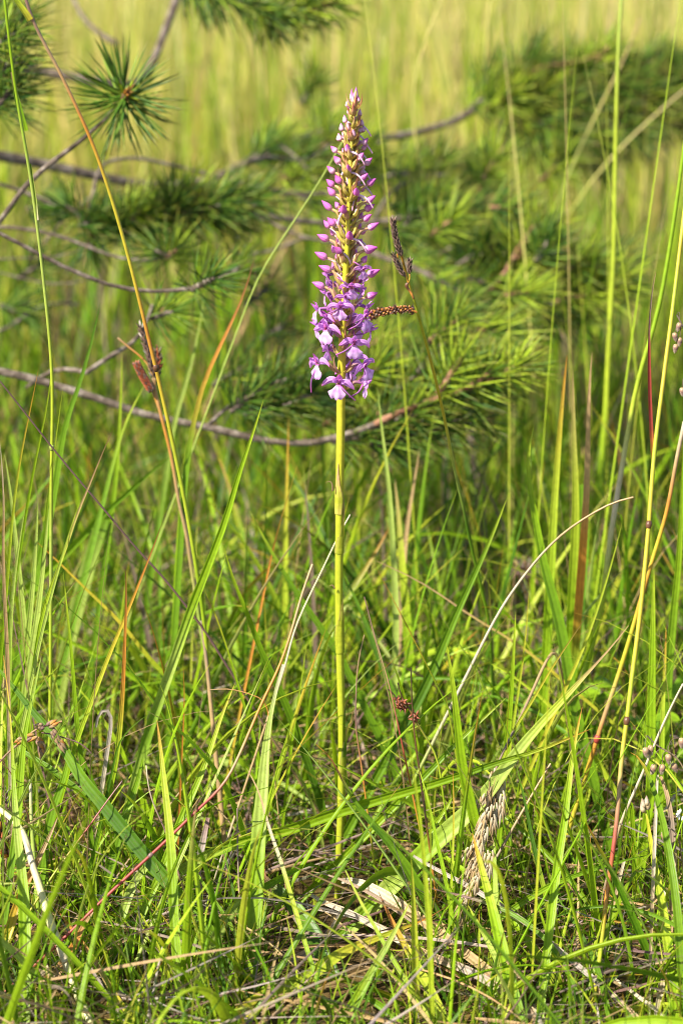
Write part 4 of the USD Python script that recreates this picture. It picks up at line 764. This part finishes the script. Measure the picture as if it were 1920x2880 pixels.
stalk('tall_grass_plant','grass stem','orange yellow stem with a red joint, crossing behind the yellow one at right','d:1575,760 1530,980 1500,1150|f:1440,180 1395,330 1330,560 1262,780 1200,960 1150,1120',17,'WTOYOYYTOYYYY',.03,.03,None,50,.8,(0.66,),'R')

# ------------------------------------------------------------------ sedges
def spike(parent, name, path, y, r, n, keys, label=None):
    """Dark slender sedge spike: a core with overlapping scales."""
    P = spline(place(path, y, y, False), 14)
    pieces = []
    s = np.linspace(0, 1, 14)
    v, f, t = tube(P, r * 0.75 * (np.sin(np.pi * (s * .86 + .08)) ** .6), 6); pieces.append((v, f, C[keys[0]] * .8))
    for k in range(n):
        q = (k + .5) / n; i = min(int(q * 13), 12); p = P[i] + (P[i + 1] - P[i]) * (q * 13 - i); d = unit(P[i] - P[i + 1])
        a = k * 2.4; side = unit(np.cross(d, [math.cos(a), math.sin(a), .3]))
        v, f, t = ellipsoid(p + side * r * .55, d * 1.0 + side * .5, r * (2.6 if n < 100 else 1.0), r * (.42 if n < 100 else .26), 5, 5, 1); pieces.append((v, f, C[random.choice(keys)] * R.uniform(.7, 1.4)))
    m, c = join(pieces)
    p = obj(name, m, M_seed, parent, True, c, kind='stuff')
    if label: p.SetCustomDataByKey('label', label)
C['b'] = np.array((.16, .10, .075)); C['o'] = np.array((.50, .22, .04)); C['q'] = np.array((.30, .085, .04)); C['k'] = np.array((.05, .03, .025))
sd = thing('sedge', 'sedge with dark slender tops and an orange brown fruiting spike beside the flower spike', 'sedge')
yS = -.002
P = spline(place('Z:1320,140 1345,270 1400,480 1440,620 1500,790 1560,1000|d:370,330 400,440 450,640 490,830 520,990 560,1150|f:590,130 640,340 680,520 690,720', yS, .12), 60)
v, f, t = tube(P, np.interp(np.linspace(0, 1, 60), [0, .15, .3, 1], [.0006, .0009, .0009, .0011]), 7)
obj('stem', (v, f), M_stem, sd, True, grad('OLYYPKMMKMMM', t))
spike(sd, 'spike', 'Z:1240,-185 1255,-60 1290,100 1345,265', yS, .0012, 60, 'bbkb')
spike(sd, 'spike', 'Z:1240,235 1310,390 1390,520', yS - .001, .001, 40, 'bbkb')
spike(sd, 'spike', 'Z:1447,308 1440,400 1442,480', yS + .001, .001, 26, 'bbkb')
for pth in ('Z:1290,230 1320,340 1390,480 1425,590', 'Z:1442,480 1445,530 1425,590'):
    v, f, t = tube(spline(place(pth, yS, yS, False), 10), .0004, 5); obj('stalk', (v, f), M_stem, sd, True, grad('OYO', t))
v, f, t = tube(spline(place('Z:1425,585 1405,615 1440,680 1495,790', yS, yS, False), 10), [.0005,.001,.0012,.0009,.0007,.0007,.0008,.0007,.0006,.0005], 6); obj('sheath', (v, f), M_stem, sd, True, grad('BBOB', t))
P = spline(place('Z:962,985 1100,945 1250,920 1400,900 1530,950', yS - .002, yS, False), 16)
v, f, t = tube(P, .0007, 6); head = obj('fruit_spike', (v, f), M_stem, sd, True, grad('BBBO', t))
N = 84
for k in range(N):
    q = (k + .5) / N * .93; i = min(int(q * 15), 14); p = P[i] + (P[i + 1] - P[i]) * (q * 15 - i); d = unit(P[i] - P[i + 1])
    a = k * 2.399; side = unit(np.cross(d, unit(np.array([math.cos(a), math.sin(a), .2]))))
    side = math.cos(a) * np.array([0, -1, 0]) + math.sin(a) * np.cross(d, [0, -1, 0])
    sc = (.92 - .4 * q) * R.uniform(.88, 1.1)
    v, f, t = ellipsoid(p + side * .0012 * sc, side + d * .5, .0025 * sc, .00105 * sc, 7, 6, .6)
    obj('fruit', (v, f), M_seed, head, True, grad(random.choice(['ooq', 'qob', 'oqb', 'bqk', 'qbk']), t) * R.uniform(.8, 1.2))
pcs = []
for k in range(60):
    q = R.uniform(0, .97); i = min(int(q * 15), 14); p = P[i] + (P[i + 1] - P[i]) * (q * 15 - i); d = unit(P[i] - P[i + 1]); a = R.uniform(0, 6.28)
    side = math.cos(a) * np.array([0, -1, 0]) + math.sin(a) * np.cross(d, [0, -1, 0])
    v, f, t, u = ribbon(spline([p + side * .0008, p + side * .002 + d * .0006, p + side * .0034 + d * R.uniform(0, .002)], 4), [.0005, .0006, .0003, .00005], 0, .3, 0, 3)
    pcs.append((v, f, C[random.choice('kbB')]))
m, c = join(pcs); obj('scales', m, M_dry, head, True, c, kind='stuff')
s2 = thing('sedge', 'blurred sedge with a rusty red fruiting spike behind the tall bent yellow stem', 'sedge')
y2 = .14
P = spline(place('c:700,560 720,650 745,750 790,930 830,1176|e:850,60 870,200 890,330', y2, y2), 40)
v, f, t = tube(P, .0011, 7); obj('stem', (v, f), M_stem, s2, True, grad('TOTTPPPPP', t))
spike(s2, 'spike', 'c:645,320 668,400 690,480 706,560', y2, .0016, 50, 'bVbX')
spike(s2, 'fruit_spike', 'c:628,495 655,550 700,625', y2 - .003, .0026, 150, 'qqb')
spike(s2, 'spike', 'c:722,435 728,500 712,560', y2 + .002, .0017, 26, 'qkb')
for pth in ('c:700,625 715,660 728,700', 'c:706,560 708,600 715,640', 'c:712,560 712,600 715,640', 'c:540,375 600,425 680,500 705,560'):
    v, f, t = tube(spline(place(pth, y2, y2, False), 8), .0007, 5); obj('stalk', (v, f), M_stem, s2, True, grad('TOT', t))

# ------------------------------------------------------------------ seed heads
def spikelet(c, d, L, w, keys):
    """A grass spikelet: overlapping pointed scales."""
    out = []; d = unit(np.asarray(d, float)); s0 = unit(np.cross(d, [.2, -1, .3]))
    for k in range(4):
        q = k / 4; sgn = 1 if k % 2 else -1
        v, f, t = ellipsoid(c + d * L * q * .45 + s0 * sgn * w * .25 * (1 - q * .5), d + s0 * sgn * .22 * (1 - q), L * .66, w * .36, 6, 6, 1.0)
        out.append((v, f, grad(random.choice(keys), t) * R.uniform(.85, 1.15)))
    return join(out)
nd = thing('nodding_seed_head', 'dried tan nodding seed head hanging on a bent straw, right of the orchid foot', 'seed head')
pth = place('h:565,640 590,560 620,430 650,280 680,120 700,20|f:790,1010 870,840 950,660 975,612 990,640 1010,760 1030,900', -.10, .05)
P = spline(pth, 50)
v, f, t = tube(P, np.interp(np.linspace(0, 1, 50), [0, .4, 1], [.0004, .0009, .0011]), 6)
obj('stem', (v, f), M_dry, nd, True, grad('TTNTTTNT', t))
for k in range(34):
    q = k / 34; p = P[0] + 0; i = min(int(q * 12), 11); p = P[i] + (P[i + 1] - P[i]) * (q * 12 - i)
    p = p + np.array([R.normal(0, .0022) * (.4 + q), R.normal(0, .003), R.normal(0, .002)])
    dn = unit(np.array([-.25 + R.normal(0, .1), R.normal(0, .15), -1.0]))
    m, c = spikelet(p, dn, R.uniform(.014, .020), .0025, ['WTN', 'WTT', 'WWT', 'TWT'])
    obj('spikelet', m, M_dry, nd, True, c)
for k in range(9):
    q = R.uniform(.3, 1); i = min(int(q * 12), 11); p = P[i] + np.array([R.uniform(.003, .008), -.003, 0])
    m, c = spikelet(p, [R.normal(0, .1), 0, -1], .016, .0023, ['WTN', 'WWT'])
    obj('spikelet', m, M_dry, nd, True, c)
pcs = []
for k in range(40):
    i = R.integers(0, 12); p = P[i] + R.normal(0, .003, 3); d = unit(np.array([-.3 + R.normal(0, .3), R.normal(0, .3), -1]))
    v, f, t = tube(spline([p, p + d * .007, p + d * .014 + R.normal(0, .001, 3)], 4), [.00022, .0002, .00015, .0001], 4); pcs.append((v, f, C['T']))
m, c = join(pcs); obj('awns', m, M_dry, nd, True, c, kind='stuff')

bh = thing('brown_seed_head', 'small brown seed head with purple tinged spikelets near the lower left edge', 'seed head')
yB = -.055
P = spline(place('e:285,962 235,985 190,975 150,1010 120,1040 60,1085 0,1145 -60,1230', yB, yB), 40)
v, f, t = tube(P, .0006, 6); obj('stem', (v, f), M_dry, bh, True, grad('TVTT', t))
v, f, t = tube(spline(place('e:190,1015 230,1020 300,1040 360,1060 420,1110', yB, yB, False), 12), .0004, 5); obj('stalk', (v, f), M_dry, bh, True, grad('VV', t))
for (x0, y0, x1, y1, L) in [(205,985,160,985,1),(215,990,268,962,1),(170,1025,95,1050,1.3),(110,1040,70,1065,1.1),(165,1040,205,1085,1.2),(185,1080,205,1125,1),(235,1010,275,1065,1.1),(265,1045,300,1100,1.1),(235,1000,262,1030,.9),(190,1060,192,1130,.9)]:
    a, b2 = (place(f'e:{x0},{y0} {x1},{y1}', yB - .003, yB - .004, False))
    m, c = spikelet(a, b2 - a, np.linalg.norm(b2 - a) * 1.15, .0032, ['VTN', 'NTT', 'VVT', 'TOB']); obj('spikelet', m, M_dry, bh, True, c)

# quaking grass at the right edge
def quaking(label, stem, spots, y, r=.0022, keys=('WVT', 'TWV', 'VWW')):
    th = thing('quaking_grass', label, 'quaking grass')
    P = spline(place(stem, y, y), 40)
    v, f, t = tube(P, .00045, 5); obj('stem', (v, f), M_dry, th, True, grad('NTLL', t))
    for s in spots.split():
        px, py = trace(s)[0]; c = at(px, py, y - R.uniform(0, .004)); j = np.argmin(np.linalg.norm(P - c - [0, 0, .006], axis=1))
        c2 = c + np.array([0, 0, r * 1.2]); mid = (P[j] + c2) / 2 + np.array([0, 0, .004])
        v, f, t = tube(spline([P[j], mid, c2], 8), .00017, 4); obj('thread', (v, f), M_dry, th, True, grad('NV', t))
        pcs = []
        ax = unit(np.array([R.normal(0, .25), -.1, -1])); sx = unit(np.cross(ax, [.1, 1, 0]))
        v, f, t = ellipsoid(c2 - ax * r * .2, ax, r * 2.5, r * .72, 10, 9, .5); pcs.append((v, f, grad('TVW', t)))
        for k in range(8):                      # overlapping rounded scales of the heart shaped spikelet
            sg = 1 if k % 2 else -1; q = k / 8
            v, f, t = ellipsoid(c2 + ax * r * (1.5 * q - .1), ax + sx * sg * .62 * (1 - q * .5) + [0, -.35 * (k % 3 - .6), 0], r * (1.25 - .35 * q), r * .40, 7, 6, .6)
            pcs.append((v, f, grad(random.choice(keys), t)))
        m, c = join(pcs); obj('spikelet', m, M_seed, th, True, c)
quaking('quaking grass with pinkish spikelets at the right edge beside the pine', 'd:1540,270 1575,300 1600,500 1610,900|f:1600,300', 'd:1552,330 d:1528,375 d:1553,397 d:1535,428', .03)
quaking('lone pinkish quaking grass spikelet at the right edge above the orange stem', 'd:1585,560 1610,700 1625,1000|f:1620,300', 'd:1563,627', .05)
quaking('quaking grass with whitish spikelets above the white upright straw at lower right', 'f:1405,1030 1470,1090 1520,1110 1580,1200|h:1600,300 1600,600', 'f:1420,1100 f:1395,1110 h:1438,12 h:1475,12 h:1523,5 f:1562,1066 f:1500,1140', -.05, .0026)
quaking('pale quaking grass spikelet hanging low at the right, beside the tan bundle', 'h:1480,270 1530,290 1560,400 1580,700', 'h:1482,325', -.06, .0032)
sp = thing('grass_spikelet', 'lone oat like spikelet on top of the yellow green blade near the right edge', 'spikelet')
P = spline(place('h:1398,205 1405,260 1425,400 1450,560', -.062, -.08), 20); v, f, t = tube(P, .0005, 5); obj('stem', (v, f), M_stem, sp, True, grad('LLG', t))
m, c = spikelet(P[0], [-.1, 0, 1], .010, .0045, ['WTT', 'TWV']); obj('spikelet', m, M_dry, sp, True, c)

# dark rush flowers
ru = thing('rush', 'rush with tiny dark red brown flower clusters right of the orchid stem', 'rush')
yR = -.03
P = spline(place('f:300,885 340,960 390,1040 440,1130|h:470,150', yR, yR), 24); v, f, t = tube(P, .0006, 6); obj('stem', (v, f), M_stem, ru, True, grad('BLGGM', t))
for (x, y) in [(255,862),(268,880),(285,872),(300,882),(275,898),(292,900),(262,893),(325,930),(338,945),(345,935),(330,955)]:
    c = at(*trace(f'f:{x},{y}')[0], yR - R.uniform(-.003, .003)); pcs = []
    for k in range(6):
        d = R.normal(0, 1, 3); v, f, t = ellipsoid(c, d, .0032, .0008, 5, 5, 1); pcs.append((v, f, C['q'] * R.uniform(.3, .9)))
    m, cc = join(pcs); obj('flower_cluster', m, M_seed, ru, True, cc)
for pth in ('f:262,890 285,890 300,885', 'f:215,815 240,840 262,890', 'f:258,785 270,830 285,872', 'f:325,930 330,945 340,960'):
    v, f, t = tube(spline(place(pth, yR, yR, False), 8), .0004, 5); obj('bract', (v, f), M_stem, ru, True, grad('DB', t))

# withered flower on a pink stem, lower left
wf = thing('withered_flower', 'withered straw coloured flower head on a pink stem in the lower left corner', 'dried flower')
yW = -.155
P = spline(place('g:213,1000 208,1060 212,1120 214,1176', yW, yW), 14); v, f, t = tube(P, .0008, 7); C['p'] = np.array((.45, .10, .13)); obj('stem', (v, f), M_stem, wf, True, grad('Tpp', t))
for k in range(22):
    a = k * 2.4; q = k / 22; d = np.array([math.cos(a) * (1 - .4 * q), math.sin(a) * (1 - .4 * q), .35 + 1.0 * q])
    p0 = P[0] + np.array([0, 0, .0035 * q]); dd = unit(d); L = R.uniform(.004, .0075)
    v, f, t, u = ribbon(spline([p0, p0 + dd * L * .6 + [0, 0, .001], p0 + dd * L + np.array([0, 0, R.uniform(-.001, .002)])], 6), np.array([.4, .9, 1, .9, .7, .15]) * .0013, R.uniform(-60, 60), .6, R.uniform(-60, 60), 3, face=[math.sin(a), -math.cos(a), .4])
    obj('petal', (v, f), M_dry, wf, True, grad(random.choice(['OTW', 'TWT', 'NTT']), t), np.stack([u, t, t], 1))

# left edge: dark sedge head low down
ls = thing('sedge', 'sedge with a dark head cut off by the lower left picture edge', 'sedge')
P = spline(place('g:25,110 32,200 40,320 30,420 10,560 -10,650', -.05, -.05), 24); v, f, t = tube(P, .0006, 6); obj('stem', (v, f), M_stem, ls, True, grad('VVTL', t))
spike(ls, 'spike', 'g:25,105 30,190 38,300', -.05, .0011, 34, 'bVX'); spike(ls, 'fruit_spike', 'g:-20,265 5,340 38,410', -.052, .0024, 44, 'qbo')

# broad leaves low in the turf
def leaf_shape(name, cat, label, path, w, keys, yt, yb, turn=0, prof=(.03, .6, .95, 1, .9, .6, .3), fold=.25, mat=None):
    blade(name, cat, label, path, w, keys, yt, yb, turn, fold, 0, mat or M_grass, 26, list(prof), 7)
leaf_shape('broad_herb','leaf','smooth pointed green leaf standing at the bottom edge, right of centre','h:1048,1015 1025,1060 995,1120 965,1200 940,1290',105,'GMPMM',-.16,-.18,0,(.02,.35,.7,.95,1,.9,.6))
leaf_shape('curled_herb','leaf','broad olive leaf with a curled dark rimmed top beside the orchid foot','g:1240,430 1205,450 1200,500 1240,530 1300,580 1380,680 1440,770 1480,860',76,'OBKMKKKKM',-.05,-.07,10,(.1,.4,.8,1,1,.95,.9))
leaf_shape('broad_herb','leaf','dark green leaf lying low behind the bright upright blade at lower left','g:590,640 680,690 780,750 880,810 960,860',60,'KMKKM',-.06,-.09,0)
leaf_shape('broad_herb','leaf','small fresh green leaf in the shade of the bright short blade at the bottom','h:10,1010 80,1040 160,1080 240,1150',40,'MMKM',-.15,-.17,0)
# daisy
da = thing('daisy', 'tiny white flower at the right edge low down', 'flower')
c = at(*trace('h:1562,215')[0], -.03)
P = spline(np.array([c, c + [.002, .004, -.03], c + [.004, .006, -.06], [c[0] + .004, c[1] + .006, -.01]]), 14); v, f, t = tube(P, .0005, 5); obj('stem', (v, f), M_stem, da, True, grad('GM', t))
fd = unit(np.array([-.3, -.8, .5])); e1 = unit(np.cross(fd, [0, 0, 1])); e2 = np.cross(fd, e1); C['w'] = np.array((.8, .8, .8))
for k in range(11):
    a = k * 2 * math.pi / 11; d = math.cos(a) * e1 + math.sin(a) * e2
    v, f, t, u = ribbon(np.array([c + d * .0005, c + d * .002 + fd * .0002, c + d * .0033]), [.0004, .0007, .0004], 0, .15, 0, 3, face=fd); obj('petal', (v, f), M_petal, da, True, grad('w', t), np.stack([u, t, t], 1))
v, f, t = ellipsoid(c - fd * .0003, fd, .0012, .0011, 8, 6); obj('disc', (v, f), M_seed, da, True, grad('Y', t))
# blurred dead flower head in the grass at right
dh = thing('dead_flower_head', 'shaggy grey brown dead flower head half hidden in the grass right of the orchid', 'dried flower')
c = at(1478, 1610, .3)
P = spline(np.array([c, c + [.002, .002, -.04], [c[0], c[1] + .01, -.01]]), 14); v, f, t = tube(P, .0013, 6); obj('stem', (v, f), M_dry, dh, True, grad('NT', t))
v, f, t = ellipsoid(c - [0, 0, .006], [0, 0, 1], .011, .007, 10, 8); obj('head', (v, f), M_dry, dh, True, grad('NVN', t))
pcs = []
for k in range(90):
    d = unit(R.normal(0, 1, 3) + [0, 0, .5]); v, f, t, u = ribbon(spline([c, c + d * .008, c + d * .014 + [0, 0, -.002]], 4), [.0008, .001, .0008, .0001], R.uniform(0, 90), .3, 0, 3); pcs.append((v, f, C[random.choice('NTXV')]))
m, cc = join(pcs); obj('bristles', m, M_dry, dh, True, cc, kind='stuff')

# small leafy herbs in the turf at right
def herb(label, spots, y, r):
    th = thing('herb_plant', label, 'herb')
    pts = [trace(s)[0] for s in spots.split()]; mx = np.mean(pts, 0); foot = at(mx[0], mx[1] + 60, y); foot[2] = -.01; foot[1] = y
    v, f, t = tube(np.array([foot, foot + [0, 0, .012], foot + [.001, 0, .025]]), .0007, 5); obj('stem', (v, f), M_stem, th, True, grad('GM', t))
    for (px, py) in pts:
        c = at(px, py, y + R.uniform(-.01, .01)); P = spline([foot + [0, 0, .006], (foot + c) / 2 + [0, 0, .004], c], 8)
        v, f, t = tube(P, .0004, 5); obj('leaf_stalk', (v, f), M_stem, th, True, grad('GM', t))
        d = unit(np.array([R.normal(), -.6, R.uniform(0, .5)])); P = spline([c - d * r, c + [0, 0, .002], c + d * r], 9)
        v, f, t, u = ribbon(P, r * .75 * np.sin(np.pi * np.linspace(.06, .97, 9)) ** .6, R.uniform(-20, 20), .2, 0, 7, face=[.1, -.3, 1]); obj('leaf', (v, f), M_grass, th, True, grad('MG', t), np.stack([u * .5 + .5, t, t], 1))
herb('small round leaved herb low between the broad light blade and the two stems with joints', 'f:1130,840 f:1210,800 f:1235,860 f:1260,910 f:1170,880', .12, .0085)
herb('small round leaved herb at the right behind the yellow stem foot', 'f:1390,980 f:1370,1020 f:1330,960 f:1490,960', .09, .0085)
herb('small dark leaved herb in the shade behind the wide dark blade crossing', 'g:650,270 g:690,280 g:670,250', .02, .007)
